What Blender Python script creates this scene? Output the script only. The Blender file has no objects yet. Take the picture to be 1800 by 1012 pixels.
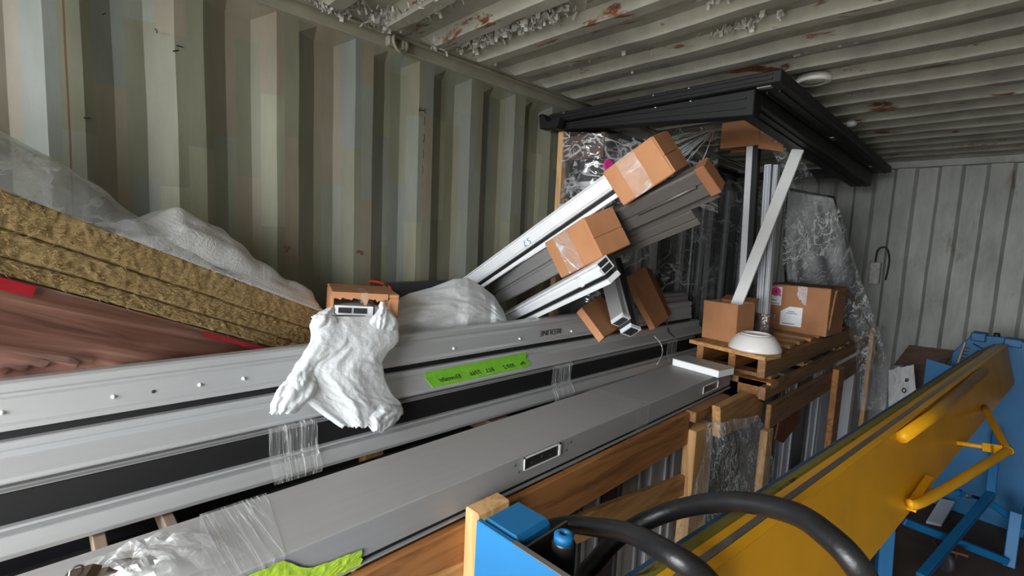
import bpy, bmesh, math, random
from mathutils import Vector, Matrix, noise
V = Vector
random.seed(7)
scn = bpy.context.scene
COL = scn.collection

# ---------------------------------------------------------------- camera
CAM = V((1.74, 0.0, 1.6225)); FPX = 840.86
yaw, pitch, roll = .7865, .1039, -.0451
FW = V((-math.sin(yaw)*math.cos(pitch), math.cos(yaw)*math.cos(pitch), -math.sin(pitch)))
R0 = V((math.cos(yaw), math.sin(yaw), 0)); D0 = FW.cross(R0)
RT = R0*math.cos(roll)+D0*math.sin(roll); DN = -R0*math.sin(roll)+D0*math.cos(roll)
cam = bpy.data.cameras.new('camera'); camo = bpy.data.objects.new('camera', cam); COL.objects.link(camo)
cam.sensor_fit = 'HORIZONTAL'; cam.sensor_width = 36; cam.lens = FPX/1800*36; cam.clip_start = .02
m3 = Matrix((RT, -DN, -FW)).transposed(); camo.matrix_world = Matrix.Translation(CAM) @ m3.to_4x4()
scn.camera = camo

def at(u, v, X=None, Y=None, Z=None):
    """surveyed point: where the sight line through a photo point meets the plane X, Y or Z = value (metres)"""
    q = RT*((u-900)/FPX)+DN*((v-506)/FPX)+FW
    t = (X-CAM.x)/q.x if X is not None else ((Y-CAM.y)/q.y if Y is not None else (Z-CAM.z)/q.z)
    return CAM+q*t

# ---------------------------------------------------------------- light
YD = -1.7          # the open door end of the container
world = bpy.data.worlds.new('overcast_sky'); scn.world = world; world.use_nodes = True
bg = world.node_tree.nodes['Background']; bg.inputs[0].default_value = (.93, .97, 1.0, 1); bg.inputs[1].default_value = 20.0
pl = bpy.data.lights.new('door_portal', 'AREA'); pl.shape = 'RECTANGLE'; pl.size = 2.3; pl.size_y = 2.3
pl.cycles.is_portal = True
plo = bpy.data.objects.new('door_portal', pl); COL.objects.link(plo)
plo.location = (1.17, YD-.02, 1.2); plo.rotation_euler = (math.radians(90), 0, 0)
vs = scn.view_settings
vs.view_transform = 'Standard'; vs.look = 'None'; vs.gamma = 1; vs.use_curve_mapping = False; vs.exposure = 0.0

# ---------------------------------------------------------------- helpers
def lin(h):
    h = h.lstrip('#'); c = [int(h[i:i+2], 16)/255 for i in (0, 2, 4)]
    return tuple(((x+.055)/1.055)**2.4 if x > .04045 else x/12.92 for x in c)+(1,)

class N:
    """tiny node-graph helper"""
    def __init__(s, name):
        s.m = bpy.data.materials.new(name); s.m.use_nodes = True; s.t = s.m.node_tree
        s.b = s.t.nodes['Principled BSDF']; s.out = s.t.nodes['Material Output']
    def n(s, typ, ins=None, **kw):
        nd = s.t.nodes.new(typ)
        for k, v in kw.items(): setattr(nd, k, v)
        for k, v in (ins or {}).items():
            if hasattr(v, 'is_linked') or hasattr(v, 'links'): s.t.links.new(v, nd.inputs[k])
            else: nd.inputs[k].default_value = v
        return nd
    def link(s, a, b): s.t.links.new(a, b)
    def obj(s): return s.n('ShaderNodeTexCoord').outputs['Object']
    def mapping(s, vec, scale): return s.n('ShaderNodeMapping', {'Vector': vec, 'Scale': scale}).outputs[0]
    def noise(s, vec, scale, detail=4, rough=.55, dist=0):
        return s.n('ShaderNodeTexNoise', {'Vector': vec, 'Scale': scale, 'Detail': detail, 'Roughness': rough, 'Distortion': dist}).outputs[0]
    def ramp(s, fac, stops, interp='LINEAR'):
        r = s.n('ShaderNodeValToRGB', {'Fac': fac}); r.color_ramp.interpolation = interp
        e = r.color_ramp.elements
        while len(e) < len(stops): e.new(.5)
        for i, (p, c) in enumerate(stops): e[i].position = p; e[i].color = c
        return r.outputs[0]
    def mix(s, f, a, b, mode='MIX'):
        x = s.n('ShaderNodeMix', data_type='RGBA', blend_type=mode)
        for i, v in ((0, f), (6, a), (7, b)):
            if hasattr(v, 'links'): s.t.links.new(v, x.inputs[i])
            else: x.inputs[i].default_value = v
        return x.outputs[2]
    def math(s, op, a, b=0.0):
        x = s.n('ShaderNodeMath', operation=op)
        for i, v in ((0, a), (1, b)):
            if hasattr(v, 'links'): s.t.links.new(v, x.inputs[i])
            else: x.inputs[i].default_value = v
        return x.outputs[0]
    def set(s, **kw):
        names = dict(col='Base Color', rough='Roughness', metal='Metallic', spec='Specular IOR Level', alpha='Alpha')
        for k, v in kw.items():
            i = s.b.inputs[names[k]]
            if hasattr(v, 'links'): s.t.links.new(v, i)
            else: i.default_value = v
    def bump(s, h, strength=.3, dist=.01):
        b = s.n('ShaderNodeBump', {'Height': h, 'Strength': strength, 'Distance': dist}); s.t.links.new(b.outputs[0], s.b.inputs['Normal'])

def plain(name, hexc, rough=.5, metal=0.0, var=.12, scale=12, bump=0.0, bscale=60):
    g = N(name); o = g.obj(); c = lin(hexc)
    d = tuple(x*(1-var) for x in c[:3])+(1,); l = tuple(min(1, x*(1+var)) for x in c[:3])+(1,)
    g.set(col=g.ramp(g.noise(o, scale), [(.3, d), (.7, l)]), rough=rough, metal=metal)
    if bump: g.bump(g.noise(o, bscale), bump, .005)
    return g.m

def chips(name, hexc, hexu, rough=.4, amount=.63, scale=9, metal=0.0, hexd=None):
    """painted steel with scuffs of what lies beneath"""
    g = N(name); o = g.obj()
    n1 = g.noise(o, scale, 8, .7); f = g.ramp(n1, [(amount, (0, 0, 0, 1)), (amount+.03, (1, 1, 1, 1))])
    c = lin(hexc); c2 = lin(hexd) if hexd else tuple(x*.75 for x in c[:3])+(1,)
    base = g.ramp(g.noise(o, 3.0), [(.35, c2), (.65, c)])
    g.set(col=g.mix(f, base, lin(hexu)), rough=rough, metal=metal); g.bump(g.math('MULTIPLY', f, -1), .3, .002)
    return g.m

def wood(name, hexa, hexb, axis='Y', scale=1.0):
    g = N(name); o = g.obj()
    sc = {'X': (2, 26, 26), 'Y': (26, 2, 26), 'Z': (26, 26, 2)}[axis]
    mp = g.mapping(o, tuple(x*scale for x in sc))
    n1 = g.noise(mp, 1.0, 5, .6, 1.2); n2 = g.noise(o, 3.0, 3)
    c = g.ramp(n1, [(.3, lin(hexb)), (.55, lin(hexa)), (.8, tuple(min(1, x*1.15) for x in lin(hexa)[:3])+(1,))])
    g.set(col=g.mix(g.math('MULTIPLY', n2, .45), c, lin(hexb)), rough=.65); g.bump(n1, .25, .003)
    return g.m

def film(name, white=.06, streak=.8, tint='#f4f6f7', scale=14, rough=.12, bump=.7, stretch=(1, 1, 1), dist=.9, det=3):
    """clear packing film: see-through, hazy, with glints painted white along its glossy creases"""
    g = N(name); o = g.mapping(g.obj(), stretch)
    n1 = g.noise(o, scale, det, .5, dist); n2 = g.noise(o, scale*2.3, det, .5, dist*.8); zone = g.ramp(g.noise(o, scale*.3, 3), [(.42, (0, 0, 0, 1)), (.6, (1, 1, 1, 1))])
    def ridge(n, w): return g.ramp(n, [(.5-w, (0, 0, 0, 1)), (.5, (1, 1, 1, 1)), (.5+w, (0, 0, 0, 1))])
    cre = g.math('MAXIMUM', g.math('MULTIPLY', ridge(n1, .03), g.math('ADD', .25, zone)), g.math('MULTIPLY', ridge(n2, .02), zone))  # crease mask: white streaks stand in for highlights on the folds
    fac = g.math('MINIMUM', g.math('ADD', white, g.math('MULTIPLY', cre, streak)), .97)
    tr = g.n('ShaderNodeBsdfTransparent'); g.set(col=lin(tint), rough=rough, spec=.8)
    g.bump(g.math('ADD', n1, g.math('MULTIPLY', n2, .4)), bump, .02)
    mx = g.n('ShaderNodeMixShader', {0: fac}); g.link(tr.outputs[0], mx.inputs[1]); g.link(g.b.outputs[0], mx.inputs[2])
    gl = g.n('ShaderNodeBsdfGlossy', {'Roughness': rough}); g.link(g.b.inputs['Normal'].links[0].from_socket, gl.inputs['Normal'])
    m2 = g.n('ShaderNodeMixShader', {0: g.math('ADD', .06, g.math('MULTIPLY', cre, .2))}); g.link(mx.outputs[0], m2.inputs[1]); g.link(gl.outputs[0], m2.inputs[2])
    g.link(m2.outputs[0], g.out.inputs[0]); return g.m

def foam_mat(name, hexc='#fbfcfd', trans=.42, scale=70):
    g = N(name); o = g.obj(); n1 = g.noise(o, scale, 4, .6); n2 = g.noise(o, 16, 4, .6, 1.5); n3 = g.noise(o, 38, 3, .6, 1.2)
    def ridge(n, w): return g.ramp(n, [(.5-w, (0, 0, 0, 1)), (.5, (1, 1, 1, 1)), (.5+w, (0, 0, 0, 1))])
    h = g.math('ADD', g.math('MULTIPLY', n1, .35), g.math('ADD', g.math('MULTIPLY', ridge(n2, .09), .8), g.math('MULTIPLY', ridge(n3, .10), .4)))
    g.set(col=g.ramp(n1, [(.3, lin('#eaedf0')), (.7, lin(hexc))]), rough=.4)
    g.bump(h, .22, .006)
    tl = g.n('ShaderNodeBsdfTranslucent', {'Color': lin(hexc)}); mx = g.n('ShaderNodeMixShader', {0: trans})
    g.link(g.b.outputs[0], mx.inputs[1]); g.link(tl.outputs[0], mx.inputs[2]); g.link(mx.outputs[0], g.out.inputs[0]); return g.m

# ---- geometry
def obox(bm, P, a, b, c):
    P, a, b, c = V(P), V(a), V(b), V(c)
    v = [bm.verts.new(P+a*i+b*j+c*k) for k in (0, 1) for j in (0, 1) for i in (0, 1)]
    for f in ((0, 2, 3, 1), (4, 5, 7, 6), (0, 1, 5, 4), (2, 6, 7, 3), (0, 4, 6, 2), (1, 3, 7, 5)): bm.faces.new([v[i] for i in f])
def box(bm, x0, x1, y0, y1, z0, z1): obox(bm, (x0, y0, z0), (x1-x0, 0, 0), (0, y1-y0, 0), (0, 0, z1-z0))
def extr(bm, poly, O, U, W, D):
    """polygon (u, w) in the plane O, U, W pulled along D"""
    O, U, W, D = V(O), V(U), V(W), V(D)
    a = [bm.verts.new(O+U*p[0]+W*p[1]) for p in poly]; b = [bm.verts.new(O+U*p[0]+W*p[1]+D) for p in poly]
    n = len(poly); bm.faces.new(a); bm.faces.new(b[::-1])
    for i in range(n): bm.faces.new((a[i], b[i], b[(i+1) % n], a[(i+1) % n]))
def tube(bm, pts, r, seg=12, cap=True):
    pts = [V(p) for p in pts]; rs = r if isinstance(r, (list, tuple)) else [r]*len(pts)
    rings = []; up = None
    for i, p in enumerate(pts):
        t = (pts[min(i+1, len(pts)-1)]-pts[max(i-1, 0)]).normalized()
        if up is None: up = t.orthogonal().normalized()
        up = (up-t*up.dot(t)).normalized(); s = t.cross(up)
        rings.append([bm.verts.new(p+(up*math.cos(2*math.pi*k/seg)+s*math.sin(2*math.pi*k/seg))*rs[i]) for k in range(seg)])
    for A, B in zip(rings, rings[1:]):
        for k in range(seg): bm.faces.new((A[k], A[(k+1) % seg], B[(k+1) % seg], B[k]))
    if cap: bm.faces.new(rings[0][::-1]); bm.faces.new(rings[-1])
def lathe(bm, prof, C, seg=40, axis=None):
    C = V(C); ax = V(axis or (0, 0, 1)).normalized(); u = ax.orthogonal().normalized(); w = ax.cross(u); rings = []
    for r, h in prof:
        rings.append([bm.verts.new(C+ax*h+(u*math.cos(2*math.pi*k/seg)+w*math.sin(2*math.pi*k/seg))*max(r, 1e-4)) for k in range(seg)])
    for A, B in zip(rings, rings[1:]):
        for k in range(seg): bm.faces.new((A[k], A[(k+1) % seg], B[(k+1) % seg], B[k]))
def grid(bm, fn, ns, nt, close=False):
    g = [[bm.verts.new(fn(i/ns, j/nt)) for j in range(nt+1)] for i in range(ns+1)]
    for i in range(ns):
        for j in range(nt): bm.faces.new((g[i][j], g[i+1][j], g[i+1][j+1], g[i][j+1]))
def spline(pts, n=8):
    pts = [V(p) for p in pts]; out = []
    for i in range(len(pts)-1):
        p0, p1, p2, p3 = pts[max(i-1, 0)], pts[i], pts[i+1], pts[min(i+2, len(pts)-1)]
        for k in range(n):
            t = k/n
            out.append(.5*((2*p1)+(p2-p0)*t+(2*p0-5*p1+4*p2-p3)*t*t+(3*p1-p0-3*p2+p3)*t*t*t))
    return out+[pts[-1]]
def nz3(p, s=1.0, off=0.0): return noise.noise(V(p)*s+V((off, off*1.7, off*.6)))

def obj(name, bm, mat, parent=None, smooth=False, bevel=0.0, solid=0.0, recalc=True):
    if recalc: bmesh.ops.recalc_face_normals(bm, faces=bm.faces)
    me = bpy.data.meshes.new(name); bm.to_mesh(me); bm.free()
    if smooth:
        for p in me.polygons: p.use_smooth = True
    me.materials.append(mat)
    o = bpy.data.objects.new(name, me); COL.objects.link(o)
    if parent is not None:
        o.parent = parent; o.matrix_parent_inverse = Matrix.Translation(-parent.location)
    if bevel:
        md = o.modifiers.new('edge', 'BEVEL'); md.width = bevel; md.segments = 1; md.limit_method = 'ANGLE'
    if solid:
        md = o.modifiers.new('sheet', 'SOLIDIFY'); md.thickness = solid; md.offset = 0
    return o
def tag(o, label=None, cat=None, group=None, kind=None):
    if label: o['label'] = label
    if cat: o['category'] = cat
    if group: o['group'] = group
    if kind: o['kind'] = kind
    return o
def thing(name, label, cat, loc=(0, 0, 0), group=None):
    o = bpy.data.objects.new(name, None); COL.objects.link(o); o.location = loc; o.empty_display_size = .05
    return tag(o, label, cat, group)
def mk(fn, *a, **k):
    bm = bmesh.new(); fn(bm, *a, **k); return bm
def bbox(*a): return mk(box, *a)
def text_mesh(name, body, size, mat, origin, right, up, parent, thick=0.0006):
    cu = bpy.data.curves.new(name, 'FONT'); cu.body = body; cu.size = size; cu.extrude = thick; cu.offset = -.012*size; cu.align_x = 'CENTER'; cu.align_y = 'CENTER'
    tmp = bpy.data.objects.new(name+'_curve', cu); COL.objects.link(tmp)
    dg = bpy.context.evaluated_depsgraph_get(); me = bpy.data.meshes.new_from_object(tmp.evaluated_get(dg))
    bpy.data.objects.remove(tmp); bpy.data.curves.remove(cu)
    r, u = V(right).normalized(), V(up).normalized(); n = r.cross(u)
    M = Matrix((r, u, n)).transposed().to_4x4(); M.translation = V(origin); me.transform(M)
    me.materials.clear(); me.materials.append(mat); me.name = name
    o = bpy.data.objects.new(name, me); COL.objects.link(o)
    o.parent = parent; o.matrix_parent_inverse = Matrix.Translation(-parent.location); return o

# ---------------------------------------------------------------- materials
def m_wall():
    g = N('container_wall_paint'); o = g.obj()
    sx = g.n('ShaderNodeSeparateXYZ', {0: o})
    st = g.math('FLOOR', g.math('MULTIPLY', g.math('ADD', sx.outputs[1], .01), 14.39))
    wn = g.n('ShaderNodeTexWhiteNoise', {'W': st}, noise_dimensions='1D').outputs[0]
    zc = g.math('FLOOR', g.math('ADD', g.math('MULTIPLY', sx.outputs[2], 2.3), g.math('MULTIPLY', wn, 5.0)))
    cv = g.n('ShaderNodeCombineXYZ', {0: st, 1: zc})
    w2 = g.n('ShaderNodeTexWhiteNoise', {'Vector': cv.outputs[0]}, noise_dimensions='2D').outputs[0]
    patch = g.ramp(w2, [(0, lin('#76755f')), (.2, lin('#7d8178')), (.42, lin('#857766')), (.58, lin('#737a77')), (.72, lin('#8b8a72')), (.86, lin('#787560'))], 'CONSTANT')
    big = g.ramp(g.noise(o, 1.7, 3), [(.35, lin('#787766')), (.65, lin('#838479'))])
    base = g.mix(.62, big, patch)
    grime = g.ramp(g.noise(g.mapping(o, (6, 6, 1.2)), 1.5, 6, .65), [(.35, (.78, .78, .76, 1)), (.6, (1, 1, 1, 1))])
    base = g.mix(1.0, base, grime, 'MULTIPLY')
    rf = g.ramp(g.noise(o, 16, 6, .7), [(.735, (0, 0, 0, 1)), (.765, (1, 1, 1, 1))])
    seam = g.math('LESS_THAN', g.math('ABSOLUTE', g.math('SUBTRACT', sx.outputs[1], g.math('ADD', .071, g.math('MULTIPLY', g.noise(o, 3), .006)))), .0022)
    base = g.mix(g.math('MAXIMUM', rf, g.math('MULTIPLY', seam, .8)), base, lin('#5e3a22'))
    g.set(col=base, rough=.55); g.bump(g.noise(o, 45, 4), .12, .004); return g.m
def m_ceiling():
    g = N('container_roof_paint'); o = g.obj(); n1 = g.noise(o, 4, 6, .65)
    base = g.ramp(n1, [(.3, lin('#83817a')), (.5, lin('#9a988d')), (.7, lin('#adab9d'))])
    st = g.noise(g.mapping(o, (2.2, 9, 5)), 1.6, 7, .68, .4)
    rust = g.ramp(st, [(.60, (0, 0, 0, 1)), (.64, (1, 1, 1, 1))])
    rc = g.ramp(g.noise(o, 30, 4), [(.35, lin('#4a2a1a')), (.65, lin('#7e4526'))])
    g.set(col=g.mix(rust, base, rc), rough=.6); g.bump(n1, .3, .006); return g.m
def m_back():
    g = N('container_end_wall_paint'); o = g.obj(); n1 = g.noise(g.mapping(o, (3, 3, 1)), 1.8, 6, .65)
    base = g.ramp(n1, [(.3, lin('#7d7e7a')), (.5, lin('#979892')), (.7, lin('#a8a8a2'))])
    r1 = g.noise(g.mapping(o, (5, 5, 1.6)), 1.3, 6, .65, .5); rust = g.ramp(r1, [(.585, (0, 0, 0, 1)), (.68, (.8, .8, .8, 1))])
    g.set(col=g.mix(rust, base, lin('#6b4f3f')), rough=.55); g.bump(g.noise(o, 7, 5), .35, .01); return g.m
def m_wool():
    g = N('mineral_wool'); o = g.obj(); n1 = g.noise(g.mapping(o, (60, 30, 60)), 2.2, 8, .75, 2.0); n2 = g.noise(o, 9, 4)
    c = g.ramp(n1, [(.3, lin('#8f7448')), (.5, lin('#c9a975')), (.72, lin('#ead6a8'))])
    g.set(col=g.mix(g.math('MULTIPLY', n2, .3), c, lin('#a8936a')), rough=.95, spec=.1); g.bump(n1, .9, .012); return g.m
def m_wrapred():
    g = N('red_brown_shrink_wrap'); o = g.obj(); rr = g.n('ShaderNodeMapping', {'Vector': o, 'Rotation': (.41, 0, -.31)}).outputs[0]; n1 = g.noise(g.mapping(rr, (9, 1.6, 26)), 1.3, 6, .6, .6)
    c = g.ramp(n1, [(.25, lin('#3a2620')), (.45, lin('#6e4a3e')), (.6, lin('#855f52')), (.8, lin('#b0938a'))])
    g.set(col=c, rough=.3); g.bump(n1, .35, .01); return g.m
def m_alu(name, hexc, rough=.38, metal=.55, axis=(20, .6, 20)):
    g = N(name); o = g.obj(); c = lin(hexc); n1 = g.noise(g.mapping(o, axis), 3, 4); n2 = g.noise(o, 260, 2)
    g.set(col=g.ramp(n1, [(.3, tuple(x*.95 for x in c[:3])+(1,)), (.7, c)]), rough=rough, metal=metal); g.bump(n2, .06, .001); return g.m
def m_card(name='cardboard', hexa='#b98560', hexb='#a5714d'):
    g = N(name); o = g.obj(); n1 = g.noise(o, 6, 4); n2 = g.noise(g.mapping(o, (1, 1, 8)), 60, 3)
    g.set(col=g.ramp(n1, [(.3, lin(hexb)), (.7, lin(hexa))]), rough=.8, spec=.25); g.bump(n2, .12, .002); return g.m

M = dict(
    wall=m_wall(), roof=m_ceiling(), back=m_back(), wool=m_wool(), redwrap=m_wrapred(),
    rail=plain('rail_paint', '#8a8677', .55, 0, .15, 8, .2), flake=plain('peeling_paint_flake', '#b9b8b2', .6, 0, .2, 30),
    floor=plain('dirty_plywood_floor', '#4a3c33', .8, 0, .3, 5, .3, 25), ground=plain('yard_gravel', '#8a8680', .9, 0, .15, 3),
    alu=m_alu('satin_aluminium', '#b6b7b8', .40, .4), alud=m_alu('grey_aluminium', '#8a8988', .42, .3), aluw=m_alu('white_coated_aluminium', '#dedfe2', .35, .0),
    panel=m_alu('grey_coated_panel', '#9a9897', .5, .05), bronze=m_alu('dark_bronze_aluminium', '#5f5b57', .4, .3), blackalu=plain('black_coated_metal', '#0d0d0e', .6, 0, .2, 5),
    rubber=plain('black_rubber', '#0b0b0d', .6, 0, .15, 8), hose=plain('black_hose_rubber', '#18181a', .38, 0, .25, 18, .15, 120),
    card=m_card(), carddark=m_card('brown_cardboard', '#8d5f42', '#7a4f36'),
    tape_clear=film('clear_tape', .12, .8, '#f2f4f4', 7, .2, .3, (1, 8, .35), .35, 2), tape_flat=film('clear_tape_flat', .10, .45, '#f0f2f2', 6, .2, .15, (.35, 9, 1), .3, 2), film=film('clear_stretch_film', .05, .8, '#f0f2f3', 4.5, .12, .5, (1, .55, 1.5)), film_grey=film('grey_poly_film', .34, .3, '#b4b8ba', 5, .08, .35),
    foam=foam_mat('white_packing_foam'), foam2=foam_mat('grey_white_foam_sheet', '#efedee', .3, 40),
    green=plain('green_masking_tape', '#6fb02a', .6, 0, .12, 40, .3, 90), lime=plain('lime_masking_tape', '#a9c736', .55, 0, .15, 30, .5, 60),
    wood=wood('pine_board', '#d2a066', '#94663a', 'Y'), woodz=wood('pine_post', '#dcb07a', '#a87a48', 'Z'), woodx=wood('pine_cross_board', '#c39058', '#8d5e34', 'X'), greywood=wood('weathered_lath', '#8f7c6c', '#6c5a4c', 'X'), woodd=wood('aged_pine_board', '#a07448', '#6a4a2e', 'Y'), woodo=wood('orange_stained_board', '#b47a45', '#7c4c26', 'Y'),
    yellow=chips('yellow_machine_paint', '#e5a510', '#5a4020', .42, .66, 7, 0, '#d0930c'), olive=chips('worn_olive_paint', '#7d7420', '#2c2a22', .5, .6, 8),
    blue=chips('blue_machine_paint', '#0b6498', '#4a3a30', .55, .68, 11, 0, '#095684'), navy=chips('dark_blue_paint', '#1d4f78', '#1c1c1c', .5, .6, 9),
    steel=m_alu('worn_steel', '#9c958c', .35, .8), steeld=m_alu('dark_oily_steel', '#4d4a47', .35, .7), zinc=m_alu('zinc_plate', '#c9cdd0', .25, .9),
    white=plain('white_paint', '#f1f1f0', .45, 0, .04, 10), bowl=plain('glazed_white_bowl', '#ece6e2', .25, 0, .04, 5), paper=plain('label_paper', '#f0f1f4', .6, 0, .03, 40), ink=plain('black_ink', '#161616', .6, 0, .1), inkblue=plain('blue_ink', '#2f6f9a', .6, 0, .1), greyink=plain('grey_print', '#8a8c92', .6, 0, .1),
    pink=plain('pink_sticker', '#f0389a', .5, 0, .05), redband=plain('red_print', '#b32433', .4, 0, .2, 15), redstrap=plain('orange_red_strap', '#b8391c', .5, 0, .2, 25), greenstrap=plain('dark_green_strap', '#3d5648', .4, 0, .15, 20),
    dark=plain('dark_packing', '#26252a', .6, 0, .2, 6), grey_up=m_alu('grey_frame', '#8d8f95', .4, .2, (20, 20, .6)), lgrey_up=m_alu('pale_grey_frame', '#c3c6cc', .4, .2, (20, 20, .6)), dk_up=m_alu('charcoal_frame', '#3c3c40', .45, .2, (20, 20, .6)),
    brownpaper=plain('brown_wrapping_paper', '#5c443a', .75, 0, .25, 9, .4, 30), glass=film('dark_glass', .3, .1, '#3a3d40', 4, .05, .05), clip=plain('bronze_clip_metal', '#6a5c4a', .25, .8, .3, 25))

# ---------------------------------------------------------------- the container
P_ = .278; YB = 4.89; W_ = 2.35; H_ = 2.39
def corr_profile(y0, y1):
    """(y, inset) points of the side wall: proud flat, slope out, recessed flat, slope in"""
    out = []; n0 = math.floor((y0-.105)/P_)-1; n1 = math.ceil((y1-.105)/P_)+1
    for n in range(n0, n1):
        a = .105+n*P_
        out += [(a, 0), (a+.066, 1), (a+.138, 1), (a+.206, 0)]
    out = [p for p in out if y0 < p[0] < y1]
    return [(y0, out[0][1])]+out+[(y1, out[-1][1])]
def side_wall(name, x, sgn):
    pr = corr_profile(YD, YB); zs = [0]+[i*.12 for i in range(1, 19)]+[2.235, 2.285, 2.325, 2.335]
    bm = bmesh.new(); rows = []
    for z in zs:
        k = 1.0 if z < 2.24 else max(0, (2.335-z)/.05) if z >= 2.285 else 1.0
        row = []
        for y, d in pr:
            e = nz3((0, y*2.2, z*2.6), 1.0, 3)*.004*(1 if .1 < z < 2.25 else .2)
            row.append(bm.verts.new((x-sgn*(d*.036*k)+e*sgn, y+nz3((5, y*3, z*3))*.004, z)))
        rows.append(row)
    for A, B in zip(rows, rows[1:]):
        for i in range(len(pr)-1): bm.faces.new((A[i], A[i+1], B[i+1], B[i]))
    return tag(obj(name, bm, M['wall']), kind='structure')
side_wall('wall_left', 0, 1); side_wall('wall_right', W_, -1)
# roof: ribs across the container
PC = .2165; YC = .9265
pr = []
n0 = math.floor((YD-YC)/PC)-1
for n in range(n0, 30):
    e = YC+n*PC
    pr += [(e-.034, 0), (e, 1), (e+.05, 1), (e+.078, 0)]
pr = [p for p in pr if YD < p[0] < YB]; pr = [(YD, 0)]+pr+[(YB, 0)]
bm = bmesh.new(); xs = [-.04, .02, .05, .085, .12]+[.2+i*.15 for i in range(14)]+[2.24, 2.28, 2.33, 2.39]
rows = []
for x in xs:
    k = min(1, max(0, (x-.04)/.07), max(0, (2.31-x)/.07)); k = max(k, 0)
    rows.append([bm.verts.new((x, y+nz3((x*2, y*3, 1))*.006, H_-.002-d*.034*k+nz3((x*3, y*2.5, 7))*.006)) for y, d in pr])
for A, B in zip(rows, rows[1:]):
    for i in range(len(pr)-1): bm.faces.new((A[i], B[i], B[i+1], A[i+1]))
ceiling = tag(obj('ceiling', bm, M['roof']), kind='structure')
# peeling paint on the roof
def flakes():
    bm = bmesh.new()
    spots = [(.07, .72, .07, .03, 60), (.12, .77, .09, .03, 60), (.12, .90, .08, .03, 50), (.25, .95, .16, .03, 110), (.17, 1.19, .10, .03, 90), (.32, 1.235, .14, .03, 130), (.56, 1.265, .13, .025, 80), (.22, 1.405, .05, .02, 14),
             (.62, 1.39, .08, .02, 40), (.80, 1.385, .08, .02, 40), (.40, .97, .10, .02, 30), (1.05, 1.72, .09, .02, 36), (1.2, 2.07, .10, .015, 24), (.45, 1.62, .07, .02, 24), (.38, 1.84, .10, .015, 26), (.62, 1.60, .08, .02, 20), (.9, 1.6, .08, .02, 30), (1.15, 1.5, .1, .02, 36), (1.2, 2.75, .1, .02, 14), (.75, 1.82, .1, .02, 22)]
    for cx, cy, rx, ry, n in spots:
        for _ in range(int(n*1.6)):
            x = cx+random.gauss(0, rx*.7); y = cy+random.gauss(0, ry*.9); s = random.uniform(.002, .010); a = random.uniform(0, 6.28)
            if not .03 < x < 2.3: continue
            u = V((math.cos(a), math.sin(a), 0))*s; w = V((-math.sin(a), math.cos(a), 0))*s*random.uniform(.5, 1.3)
            z = H_-.004-.0*s; c = random.uniform(.3, 1.4)*s
            pts = []
            for i in range(4):
                t = i/3; p = V((x, y, z-.018))+u*(t*2-.3*t*t); p.z -= c*t*t-.012*(1-t)
                pts.append((p-w*(1-.4*t*random.random()), p+w*(1-.4*t*random.random())))
            vv = [(bm.verts.new(p), bm.verts.new(q)) for p, q in pts]
            for A, B in zip(vv, vv[1:]): bm.faces.new((A[0], A[1], B[1], B[0]))
    return bm
fl = obj('peeling_paint', flakes(), M['flake'], ceiling, solid=.0012); fl['kind'] = 'stuff'
# end wall
bm = bmesh.new(); pts = []
xg = 1.1084-.1318*9; k = 0
prof = [(-.08, 0)]
for n in range(0, 18):
    x = xg+n*.1318; s = n % 2
    prof += [(x-.011, s), (x+.011, 1-s)]
prof = [p for p in prof if -.08 <= p[0] <= W_+.08]+[(W_+.08, prof[-1][1])]
prof.sort()
zs = [0]+[.15*i for i in range(1, 15)]+[2.22, 2.31]
rows = [[bm.verts.new((x+nz3((x*3, 2, z*3))*.006, YB+d*.034+nz3((x*3, z*3, 1))*.008, z)) for x, d in prof] for z in zs]
for A, B in zip(rows, rows[1:]):
    for i in range(len(prof)-1): bm.faces.new((A[i], A[i+1], B[i+1], B[i]))
tag(obj('wall_back', bm, M['back']), kind='structure')
tag(obj('floor', bbox(-.05, W_+.05, YD, YB+.1, -.05, 0), M['floor']), kind='structure')
tag(obj('ground', bbox(-14, 16, -26, YD, -.25, -.15), M['ground']), kind='structure')
# top rails and weld bead, end header
bm = bbox(-.06, .006, YD, YB, 2.333, 2.385); 
r1 = tag(obj('trim_1', bm, M['rail'], bevel=.004), kind='structure')
bm = mk(tube, [(.012, YD+i*.1, 2.382+nz3((i*.7, 0, 0))*.004) for i in range(79)], .009, 8)
obj('weld_bead', bm, M['rail'], r1, True)
tag(obj('trim_2', bbox(W_-.006, W_+.06, YD, YB, 2.333, 2.385), M['rail'], bevel=.004), kind='structure')
tag(obj('trim_3', bbox(0, W_, YB-.035, YB+.1, 2.305, 2.40), M['back'], bevel=.004), kind='structure')

bm = bmesh.new()
def mark(u, v, du, dv, x=-.001, r=.0022):
    p, q = at(u, v, X=x), at(u+du, v+dv, X=x); tube(bm, [p, p.lerp(q, .5)+V((0, .002, .001)), q], r, 6)
for v in (205, 235, 262, 290, 318, 345): mark(746-(v-200)*.035, v, -.6, 16, .001, .0014)
for a in ((736, 193, 12, 2), (737, 188, 0, 8), (747, 190, 0, 9), (310, 80, 11, 3), (304, 90, 9, -2), (147, 207, 12, 0), (180, 26, 5, -6), (272, 50, 4, 8)): mark(*a, .002, .002)
wm = obj('scratch_marks', bm, M['dark'], bpy.data.objects['wall_left']); wm['kind'] = 'stuff'
bm = bmesh.new()
for k in range(7): mark(625+random.uniform(0, 12), 440+random.uniform(0, 9), random.uniform(2, 6), random.uniform(-5, 5), .001, .0016)
for k in range(6): mark(497+random.uniform(0, 10), 430+random.uniform(0, 12), random.uniform(2, 6), random.uniform(-5, 5), .001, .0016)
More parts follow.
